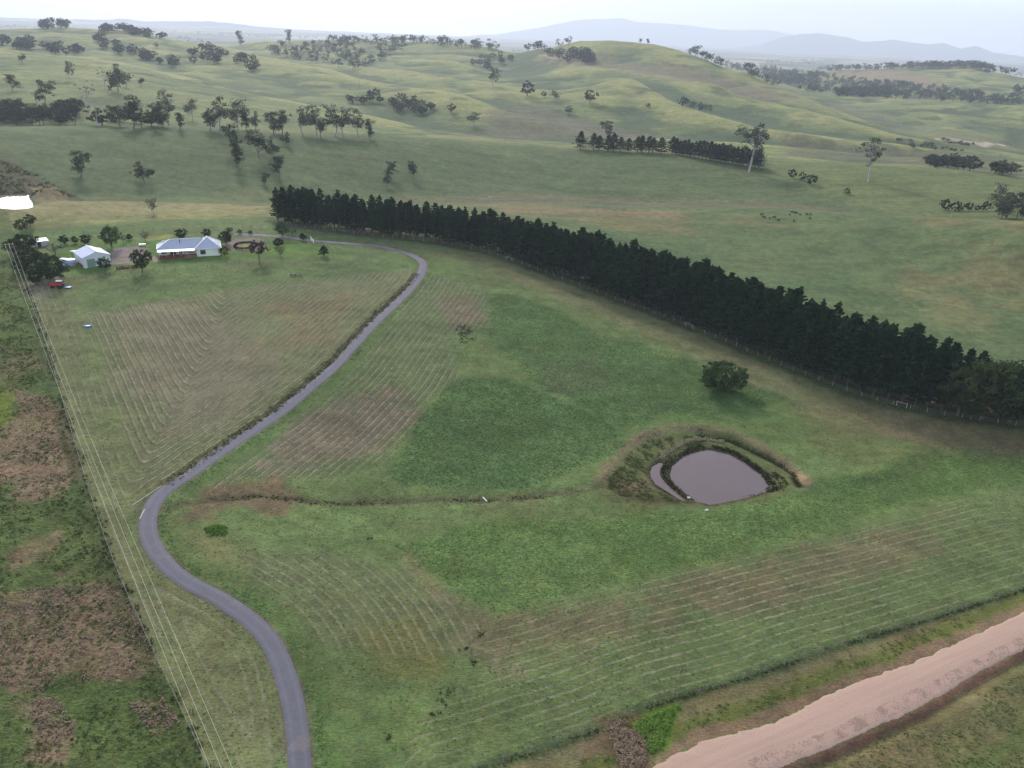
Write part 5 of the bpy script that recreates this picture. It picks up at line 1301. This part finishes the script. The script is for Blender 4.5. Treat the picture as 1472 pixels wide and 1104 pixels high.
# ------------------------------------------------------------------ gates and fences
def fence(name, line, spacing, hgt_, label, cat='fence', wires=4, matp=M_WOOD, gap=None, wr=.006, braces=()):
    L_ = np.concatenate([[0], np.cumsum(np.linalg.norm(np.diff(line, axis=0), axis=1))]); n = min(int(L_[-1] / spacing), 96)
    s_ = np.linspace(0, L_[-1], n + 1); xs = np.interp(s_, L_, line[:, 0]); ys = np.interp(s_, L_, line[:, 1]); zs_ = hgt(xs, ys)
    f_ = empty(name, xs[0], ys[0], 0, 0.0, label=label, cat=cat)
    pm_ = MB().bar((0, 0, -.4), (0, 0, hgt_), .07, 6); pm = pm_.build('post', matp, f_); me = pm.data
    big = MB().bar((0, 0, -.4), (0, 0, hgt_ + .15), .14, 8)
    for i in range(n + 1):
        o = pm if i == 0 else link('post', me, None, f_)
        o.location = (xs[i] - xs[0], ys[i] - ys[0], zs_[i]); o.rotation_euler = (TRNG.uniform(-.05, .05), TRNG.uniform(-.05, .05), 0)
    w_ = MB()
    for k in range(wires):
        hz_ = hgt_ * (.25 + .7 * k / max(1, wires - 1))
        segs = [[(xs[i] - xs[0], ys[i] - ys[0], zs_[i] + hz_, wr) for i in range(n + 1)]]
        V, Q = tube(segs, 3); w_.add(V, Q)
    w_.build('wire', M_WIRE, f_)
    for bpx in braces:
        q = P([bpx])[0]; i = int(np.argmin(np.hypot(xs - q[0], ys - q[1]))); i = min(i, n - 1)
        d = np.array([xs[i + 1] - xs[i], ys[i + 1] - ys[i]]); d /= np.linalg.norm(d)
        p0 = np.array([xs[i], ys[i]]) + d * .8; p1 = p0 + d * 2.6
        bb = MB()
        for p in (p0, p1): z = float(hgt(*p)); bb.bar((p[0] - xs[0], p[1] - ys[0], z - .3), (p[0] - xs[0], p[1] - ys[0], z + 1.5), .11, 8)
        bb.bar((p0[0] - xs[0], p0[1] - ys[0], float(hgt(*p0)) + 1.35), (p1[0] - xs[0], p1[1] - ys[0], float(hgt(*p1)) + 1.2), .08, 6)
        bb.build('brace', simple_mat('pale_timber', (160, 150, 136), .8, .2, .1), f_)
    return f_
LF = resample(LFENCE, 200)
fence('wire_fence', LF, 3.6, 1.25, 'post and wire fence along the scrub on the left edge of the paddock')
BF = resample(BFENCE, 120)
fence('wire_fence', BF, 4.0, 1.2, 'post and wire fence in dark long grass beside the dirt road')
dP = np.gradient(pl, axis=0); dP /= np.linalg.norm(dP, axis=1)[:, None]
PF = pl - nor * 1.6
fence('wire_fence', PF, 4.2, 1.3, 'pale-posted wire fence along the foot of the long pine windbreak', matp=simple_mat('pale_posts', (150, 138, 124), .85, .2, .15), braces=((728, 372), (1000, 466), (1283, 573)))
YF = catmull(P([(60,412),(110,400),(165,394),(240,388),(320,383),(400,378),(470,371),(484,366),(470,352),(446,344)]), 4)
fence('yard_fence', YF, 3.4, 1.1, 'low light wire fence around the lawn in front of the farmhouse', wires=3)
BKF = catmull(P([(40,350),(90,336),(150,333),(230,331),(330,327),(400,331),(450,333),(560,338),(640,345)]), 4)
fence('back_fence', BKF, 3.8, 1.2, 'wire fence behind the farmhouse running to the windbreak', wires=3)
q = at(447, 346)[0]; gt = empty('gate', q[0], q[1], math.radians(-62), None, label='white farm gate standing open beside the driveway', cat='gate')
MB().bar((0, 0, -.3), (0, 0, 1.7), .14, 8).bar((4.2, 0, -.3), (4.2, 0, 1.5), .12, 8).build('post', M_WHITE, gt)
g_ = MB()
for z in (.25, .6, .95, 1.3): g_.bar((.2, 0, z), (4.0, 0, z), .045)
g_.bar((.2, 0, .25), (4.0, 0, 1.3), .04).bar((.2, 0, .2), (.2, 0, 1.35), .05).bar((4.0, 0, .2), (4.0, 0, 1.35), .05).build('rails', M_WHITE, gt)
q = at(277, 522)[0]
# white pipe lying on the grass
a_, b_ = at([694, 700], [715.5, 721.5], .12); pipe = MB().bar((0, 0, 0), tuple(b_ - a_), .11, 8).build('pipe', M_WHITE); pipe.location = a_; settag(pipe, 'short white pipe lying on the grass left of the pond', 'pipe')
# concrete culvert headwall pieces
q = at(202, 722)[0]
a_, b_ = at([190, 232], [727, 699], .06); d = b_ - a_; kb = MB().bar((0, 0, 0), tuple(d), .08, 6).build('drain_edge', M_CONC); kb.location = a_; settag(kb, 'pale straight kerb leaving the driveway where it bends left', 'kerb')
a_, b_ = at([201, 208], [747, 733], .1); kb = MB().bar((0, 0, 0), tuple(b_ - a_), .10, 6).build('culvert_edge', M_CONC); kb.location = a_; settag(kb, 'short pale concrete culvert edge at the driveway bend', 'culvert')
for px, py, lb in ((1016, 734, 'small white stone on the grass below the pond'), (990, 716, 'white stone at the reeds on the lower shore of the pond')):
    q = at(px, py)[0]; st = MB().lathe((0, 0, 0), [(.3, -.1), (.42, .08), (.34, .28), (.1, .36)], 9).build('stone', M_CONC); st.location = q; st.scale = (1.2, .8, .8); settag(st, lb, 'stone')

# ------------------------------------------------------------------ power lines
def pole(px, py, h, label, group=None, rz=0, arms=1, mat=M_WOOD):
    q = at(px, py)[0]; o = empty('power_pole', q[0], q[1], rz, None, label=label, cat='power pole', group=group)
    MB().bar((0, 0, -.5), (0, 0, h), .17, 8, .11).build('post', mat, o)
    for k in range(arms):
        c = MB().box(-1.25, 1.25, -.07, .07, h - .45 - k * .9, h - .3 - k * .9).build('crossarm', mat, o)
        for x in (-1.1, 0, 1.1):
            MB().lathe((x, 0, h - .3 - k * .9), [(.05, 0), (.10, .06), (.10, .14), (.05, .2), (.05, .3)], 8).build('insulator', M_WHITE, o)
    return o
q0 = at(21, 389)[0]; hp = (389 - 350) * zdepth(q0) / F * 1.02
Qw = ray(np.array([322.]), np.array([1104.]))[0]; zt_ = float(at(322, 1104)[0][2]) + 9.0
tt = (zt_ - CAMZ) / Qw[2]; Q3 = np.array([0, 0, CAMZ]) + Qw * tt
top0 = np.array([q0[0], q0[1], q0[2] + hp]); dw = Q3 - top0; wlen = np.linalg.norm(dw[:2]); dn = dw / wlen
rz = math.atan2(dn[1], dn[0]) - PI / 2
pA = pole(21, 389, hp, 'tall power pole with white insulators in the dark clump at the left fence', None, rz)
end = top0 + dn * (wlen + 26); pB = empty('power_pole', end[0], end[1], rz, None, label='power pole at the near end of the wires, below the bottom edge of the photo', cat='power pole')
hB = float(end[2] - hgt(end[0], end[1])); MB().bar((0, 0, -.5), (0, 0, hB), .17, 8, .11).build('post', M_WOOD, pB); MB().box(-1.25, 1.25, -.07, .07, hB - .45, hB - .3).build('crossarm', M_WOOD, pB)
side = np.array([math.cos(rz), math.sin(rz), 0])
for k, lb in ((-1, 'left wire'), (0, 'middle wire'), (1, 'right wire')):
    A0 = np.array([q0[0], q0[1], q0[2] + hp]) + side * 1.1 * k; B0 = end + side * 1.1 * k
    seg_ = []; sag = 4.6
    for u in np.linspace(0, 1, 60):
        p = A0 * (1 - u) + B0 * u; seg_.append((p[0] - A0[0], p[1] - A0[1], p[2] - A0[2] - 4 * sag * u * (1 - u), .017))
    me = tube_mesh('power_wire', [seg_], M_WIRE, 5); o = link('power_wire', me); o.location = A0
    settag(o, {'left wire': 'leftmost of the three pale power wires running down the left side', 'middle wire': 'middle one of the three pale power wires running down the left side', 'right wire': 'rightmost of the three pale power wires running down the left side'}[lb], 'wire', 'power wires along the left fence')
pole(705, 307, 9, 'pale power pole just behind the long windbreak', mat=simple_mat('pale_pole', (176, 172, 170), .8, .2, .05))
pole(839, 111, 22, 'tall faint power pole on the spur under the round hill', None, .3)
pole(857, 100, 16, 'smaller faint power pole right of the tall one under the round hill', None, .3)
pole(530, 127, 14, 'faint power pole on the pale spur left of centre', None, .3)
pole(517, 127, 11, 'shorter faint pole left of another on the pale spur', None, .3)
pole(1365, 318, 6, 'short pale dead trunk on the crest right of the cattle', None, .3, 0, PALE)  # dead tree stub, built from the pole shape without arms
pole(219, 208, 9, 'thin power pole on the green slope behind the farmhouse', None, .3)
dt_ = make_gum(91, LM['grey'], PALE, .7, .12, 4, 2, .01, .02)
q = at(141, 182)[0]; o = link('dead_tree', dt_[1]); o.location = q; hh = 30 * zdepth(q) / F; o.scale = (hh, hh, hh); settag(o, 'bare pale dead trunk in the left tree line', 'tree')

# ------------------------------------------------------------------ black cattle
def cow_mesh(graze, seed):
    rng = random.Random(seed); prof = [(-1.05, .05, .98, .06), (-.98, .24, 1.02, .26), (-.7, .33, .98, .36), (-.2, .37, .93, .40), (.3, .35, .95, .38), (.62, .30, 1.0, .36), (.8, .2, 1.08, .27)]
    hd = [(1.05, .13, .95 if graze else 1.28, .17), (1.25, .11, .6 if graze else 1.42, .14), (1.42, .10, .32 if graze else 1.38, .11), (1.62, .06, .14 if graze else 1.28, .07)]
    V = []; n = 10
    for x, w_, z, h in prof + hd:
        for k in range(n): a_ = 2 * PI * k / n; V.append((x, w_ * math.cos(a_), z + h * math.sin(a_)))
    m = len(prof + hd); Q = [(i * n + k, i * n + (k + 1) % n, (i + 1) * n + (k + 1) % n, (i + 1) * n + k) for i in range(m - 1) for k in range(n)] + [tuple(range(n))[::-1], tuple((m - 1) * n + k for k in range(n))]
    b = MB(); b.add(V, Q)
    for x, y in ((-.78, .2), (-.78, -.2), (.55, .19), (.55, -.19)):
        dx = rng.uniform(-.12, .12)
        VV, QQ = tube([[(x, y, .95, .15), (x + (-.05 if x < 0 else .02), y, .55, .085), (x + dx, y, .28, .055), (x + dx, y, 0, .06)]], 6); b.add(VV, QQ)
    VV, QQ = tube([[(-1.02, 0, 1.12, .04), (-1.14, 0, .8, .03), (-1.12, 0, .4, .05)]], 5); b.add(VV, QQ)
    ez = .62 if graze else 1.45
    for s_ in (-1, 1): b.add([(1.2, s_ * .1, ez), (1.14, s_ * .28, ez + .03), (1.24, s_ * .24, ez - .05)], [(0, 1, 2)])
    ob = b.build('cow', M_COW); me = ob.data; bpy.data.objects.remove(ob); me.polygons.foreach_set('use_smooth', np.ones(len(me.polygons), bool)); return me
CM = [cow_mesh(True, 1), cow_mesh(False, 2), cow_mesh(True, 3)]
cows = [(1095,310,'leftmost black cow of the herd on the far crest'),(1098,314,'black cow just below the leftmost one of the herd'),(1106,315,'black cow second along the lower line of the herd'),(1113,314,'black cow third along the lower line of the herd'),(1119,318,'big black cow lowest in the left half of the herd'),(1141,319,'black cow lowest in the right half of the herd'),(1135,310,'black cow at the middle of the herd, under the top pair'),(1139,306.5,'black cow, left one of the top pair of the herd'),(1144,307.5,'black cow, right one of the top pair of the herd'),(1150,310,'black cow right of the top pair, alone'),(1159.5,309.5,'black cow, left one of the right hand pair of the herd'),(1165,309,'rightmost black cow of the herd on the far crest'),(1164,315,'black cow under the right hand pair of the herd')]
for k, (x, y, lb) in enumerate(cows):
    q = at(x, y)[0]; o = link('cow', CM[k % 3]); o.location = q; o.rotation_euler = (0, 0, TRNG.uniform(0, 6.28)); o.scale = (.88,) * 3; settag(o, lb, 'cow', 'black cattle on the far crest')

# ------------------------------------------------------------------ rough growth
def grass_mat(name, c1, c2, alb=.5): return leaf_mat(name, c1, c2, tuple((a_ + b_) / 2 for a_, b_ in zip(c1, c2)), alb)
def tufts(name, label, pts, size, lf, per, mats, seed=0, zk=.6, kind='stuff'):
    rng = np.random.default_rng(seed); pts = np.asarray(pts); z = hgt(pts[:, 0], pts[:, 1]); n = len(pts)
    s = size * rng.uniform(.5, 1.4, n); cen = np.stack([pts[:, 0], pts[:, 1], z + s * zk * .45], 1); rad = np.stack([s, s, s * zk], 1)
    me = crown_mesh(name, [leaf_cloud(rng, cen, rad, per, lf, .6, 1.6)], mats)
    return settag(link(name, me), label=label, kind=kind)
def in_poly(pxpoly, n, seed, clus=0, thr=.1, scale=6):
    rng = np.random.default_rng(seed); poly = P(pxpoly); x0, y0 = poly.min(0); x1, y1 = poly.max(0); out = []
    while sum(map(len, out)) < n:
        q = np.stack([rng.uniform(x0, x1, n * 2), rng.uniform(y0, y1, n * 2)], 1)
        m = poly_sd(poly, q[:, 0], q[:, 1], 50) > .2
        if clus: m &= fbm(q[:, 0], q[:, 1], scale, 3, seed) > thr
        out.append(q[m])
        if len(out) > 40: break
    return np.vstack(out)[:n]
def along(line, n, seed, off0, off1, thr=-1):
    rng = np.random.default_rng(seed); r_ = resample(line, 600); i = rng.integers(0, 600, n); d = np.gradient(r_, axis=0); d /= np.linalg.norm(d, axis=1)[:, None]; nn = np.stack([-d[:, 1], d[:, 0]], 1)
    o = rng.uniform(off0, off1, n); q = r_[i] + nn[i] * o[:, None] + rng.normal(size=(n, 2)) * .15
    m = fbm(q[:, 0], q[:, 1], 5, 3, seed) > thr; return q[m]
G_OL = grass_mat('olive_tussock', (92, 108, 60), (132, 142, 84)); G_DK = grass_mat('dark_sedge', (64, 76, 44), (100, 108, 62)); G_BR = grass_mat('dead_weed', (146, 126, 102), (192, 168, 142)); G_LU = grass_mat('lush_clover', (94, 128, 70), (136, 164, 98), .68); G_LM = grass_mat('lime_weed', (98, 134, 54), (138, 168, 82)); G_ST = grass_mat('straw', (150, 142, 110), (196, 188, 154))
G_DK2 = grass_mat('reed', (44, 48, 36), (92, 90, 62))
LSC = [(-260,560),(-40,440),(34,440),(60,520),(88,600),(125,720),(165,840),(225,960),(290,1104),(290,1190),(-300,1190)]
tufts('tussock_grass', 'olive tussocks over the rough paddock on the left', in_poly(LSC, 5600, 1, 1, -.1), .34, .15, 10, G_OL, 1)
tufts('tussock_grass', 'darker clumps in the rough paddock on the left', in_poly(LSC, 1200, 2, 1, .15), .4, .16, 10, G_DK, 2)
tufts('tussock_grass', 'dark tufts in the upper part of the rough paddock', in_poly([(-80,330),(20,380),(40,470),(60,560),(-120,560)], 1500, 12, 1, .0), .42, .18, 9, G_OL, 12)
BR = [in_poly(p_, n_, 3 + k, 1, -.35, 4) for k, (p_, n_) in enumerate((([(20,560),(70,570),(110,610),(118,690),(60,722),(28,720),(30,690),(0,690),(-60,690),(-60,620),(25,600)], 600), ([(-60,880),(40,845),(150,838),(190,850),(228,960),(170,985),(90,970),(60,1000),(-60,968)], 1000), ([(30,1010),(80,1000),(110,1040),(90,1075),(60,1060)], 160), ([(180,1010),(240,1000),(260,1040),(220,1060)], 130)))]
tufts('dead_weeds', 'brown dead weeds standing in patches of the rough paddock', np.vstack(BR), .32, .14, 10, G_BR, 4, .7)
tufts('fence_scrub', 'dark scrubby growth along the left fence', np.vstack([along(LFENCE, 520, 5, -1.2, 1.0, .0), along(LFENCE, 200, 6, -.4, .4)]), .42, .16, 13, G_DK, 5, .8)
tufts('long_grass', 'long dark grass in the drain on the upper side of the driveway', along(SWALE, 800, 7, -.8, .8), .3, .13, 11, G_DK, 7, .8)
tufts('long_grass', 'olive grass lip above the drain beside the driveway', along(SWALE, 400, 8, 1.0, 2.0), .28, .12, 9, G_OL, 8, .7)
tufts('long_grass', 'dark long grass under the fence by the dirt road', along(BFENCE, 900, 9, -.35, .35, -.2), .19, .10, 8, G_DK, 9, .8)
tufts('clover', 'lush green growth in the uncut triangle of the paddock', np.vstack([in_poly([(650,548),(720,545),(800,572),(880,610),(900,640),(850,668),(760,702),(640,705),(560,690),(600,600)], 4200, 10, 1, -.5, 3), in_poly([(704,420),(760,430),(860,478),(1000,520),(1120,570),(1050,598),(960,598),(900,616),(850,590),(780,560),(735,520),(702,480)], 3200, 11, 1, -.5, 3)]), .24, .14, 7, G_LU, 10, .25)
tufts('clover', 'lush green growth in the uncut strip below the pond', in_poly([(565,783),(700,755),(900,748),(1180,702),(1300,665),(1350,645),(1472,645),(1540,690),(1300,718),(1180,768),(1000,812),(850,846),(716,884),(645,842)], 4600, 13, 1, -.5, 3), .22, .13, 7, G_LU, 13, .25)
shore = np.vstack([POND, POND[:1]])
tufts('reeds', 'dark reeds around the edge of the pond', np.vstack([along(catmull(P([(990,716),(975,704),(962,692),(955,681),(958,668),(975,655),(1000,644),(1012,642)]), 1), 620, 14, -.7, .7), along(catmull(P([(1024,642),(1052,648),(1078,664),(1100,682),(1112,697)]), 1), 700, 15, -1.0, .5), along(catmull(P([(1102,706),(1122,700),(1124,690),(1108,680)]), 1), 260, 16, -1.0, 1.0), along(catmull(P([(990,718),(1021,724),(1050,719),(1080,713),(1104,708)]), 1), 90, 17, -.2, .4)])[::2], .3, .12, 12, G_DK2, 14, 1.0)
tufts('reeds', 'pale reeds on the upper left shore of the pond', along(catmull(P([(950,660),(966,646),(985,637),(1012,633),(1040,636)]), 1), 420, 18, -.6, .6), .36, .12, 12, G_ST, 18, 1.2)
tufts('long_grass', 'dark grass in the drain behind the pond bank', along(DITCH, 420, 19, -.6, .6), .3, .12, 11, G_DK, 19, .9)
tufts('bank_weeds', 'dead weeds along the outer bank of the pond', along(BANK, 420, 20, -1.6, 1.6, .05), .26, .12, 8, G_BR, 20, .7)
tufts('bank_weeds', 'olive weeds inside the pond bank', in_poly([(872,690),(900,655),(930,632),(1000,622),(1040,628),(960,650),(930,665),(930,700),(985,722),(900,722)], 700, 21, 1, -.1, 3), .36, .14, 10, G_OL, 21, .7)
tufts('lime_weeds', 'bright lime green weeds at the culvert by the dirt road', in_poly([(908,1042),(935,1028),(962,1018),(985,1012),(968,1028),(962,1052),(950,1078),(935,1086),(928,1066),(915,1058)], 330, 22, 1, -.3, 2), .42, .15, 14, G_LM, 22, .8)
tufts('dead_weeds', 'brown dead reeds beside the lime green weeds', in_poly([(868,1046),(896,1034),(918,1046),(930,1070),(932,1096),(906,1112),(888,1100),(880,1070)], 330, 23, 1, -.25, 1.6), .4, .13, 12, G_BR, 23, 1.0)
tufts('weed_patch', 'dark weed patch in the cut part of the paddock', in_poly([(652,468),(676,466),(686,488),(664,496)], 110, 24, 1, -.1, 2), .26, .14, 9, G_DK, 24, .5)
tufts('lime_weeds', 'small mound of lime green weeds right of the driveway bend', in_poly([(294,760),(310,754),(328,758),(324,770),(300,771)], 90, 25), .5, .17, 16, G_LM, 25, .6)
tufts('gully_grass', 'rough growth along the drain crossing to the pond', along(GULLY, 420, 26, -.8, .8, .0), .24, .12, 8, G_DK, 26, .6)
tufts('gully_grass', 'brown growth along the drain crossing to the pond', along(GULLY, 420, 27, -2.0, 1.8, .0), .26, .12, 8, G_BR, 27, .6)
tufts('verge_grass', 'green verge beside the dirt road', along(RU, 900, 28, 2.2, 5.0, -.1), .3, .13, 9, G_OL, 28, .6)
tufts('slope_scrub', 'grey scrub on the bank behind the far dam', in_poly([(-60,228),(0,230),(60,254),(116,286),(60,278),(-60,274)], 500, 29, 1, -.2, 8), 1.0, .4, 12, G_OL, 29, .6)
tufts('straw', 'wisps of pale cut straw on the mown ground', np.vstack([in_poly([(130,450),(240,430),(420,402),(560,392),(540,455),(400,583),(235,700),(150,540)], 1200, 30, 1, .05, 5), in_poly([(716,895),(1180,775),(1472,705),(1472,846),(1200,928),(960,1006),(760,1075)], 900, 31, 1, .05, 5), in_poly([(620,400),(700,430),(600,600),(400,680),(520,520)], 500, 32, 1, .1, 5)]), .22, .12, 5, G_ST, 30, .3)
PADD = [(-40,420),(200,385),(600,372),(760,385),(1000,470),(1200,560),(1472,620),(1560,640),(1560,820),(1200,925),(900,1030),(640,1110),(300,1110),(60,470)]
def keep(pts, d=2.2): return pts[line_d(DRIVE, pts[:, 0], pts[:, 1], 300) > d]
_pp = in_poly(PADD, 26000, 40, 1, -.3, 5); _pp = keep(_pp); _pp = _pp[poly_sd(POND, _pp[:, 0], _pp[:, 1], 30) < -9]
tufts('pasture_tufts', 'small green tufts over the whole paddock', _pp[::2], .2, .12, 5, G_LU, 41, .5)
tufts('pasture_tufts', 'small olive tufts over the whole paddock', _pp[1::2], .19, .11, 5, G_OL, 42, .5)
_vv = in_poly([(1180,1100),(1300,1045),(1472,965),(1560,940),(1560,1200),(1180,1200)], 1500, 43, 1, -.2, 4)
tufts('verge_grass', 'rough grass below the dirt road', _vv, .24, .12, 7, G_OL, 43, .5)
for px, py in ((681, 951), (640, 1007), (675, 962), (622, 1012), (700, 940)): pass
tufts('weed_clumps', 'few dark weed clumps standing in the lower paddock', np.vstack([P([c_]) + np.random.default_rng(k).normal(size=(5, 2)) * .35 for k, c_ in enumerate(((692,912),(680,953),(645,994),(635,1006),(625,1027),(531,774),(668,935),(560,1060)))]), .3, .13, 10, G_DK, 44, .7)
tufts('verge_grass', 'tall lush grass on the right shoulder of the driveway', np.vstack([along(DRIVE, 1500, 45, -3.4, -2.0, -.2)]), .24, .12, 8, G_LU, 45, .6)
tufts('verge_grass', 'dry grass on the left shoulder of the driveway', np.vstack([along(DRIVE, 900, 46, 1.9, 2.7, -.1)]), .2, .11, 7, G_ST, 46, .5)
print('all', round(time.time() - T0, 1), 'objects', len(bpy.data.objects))
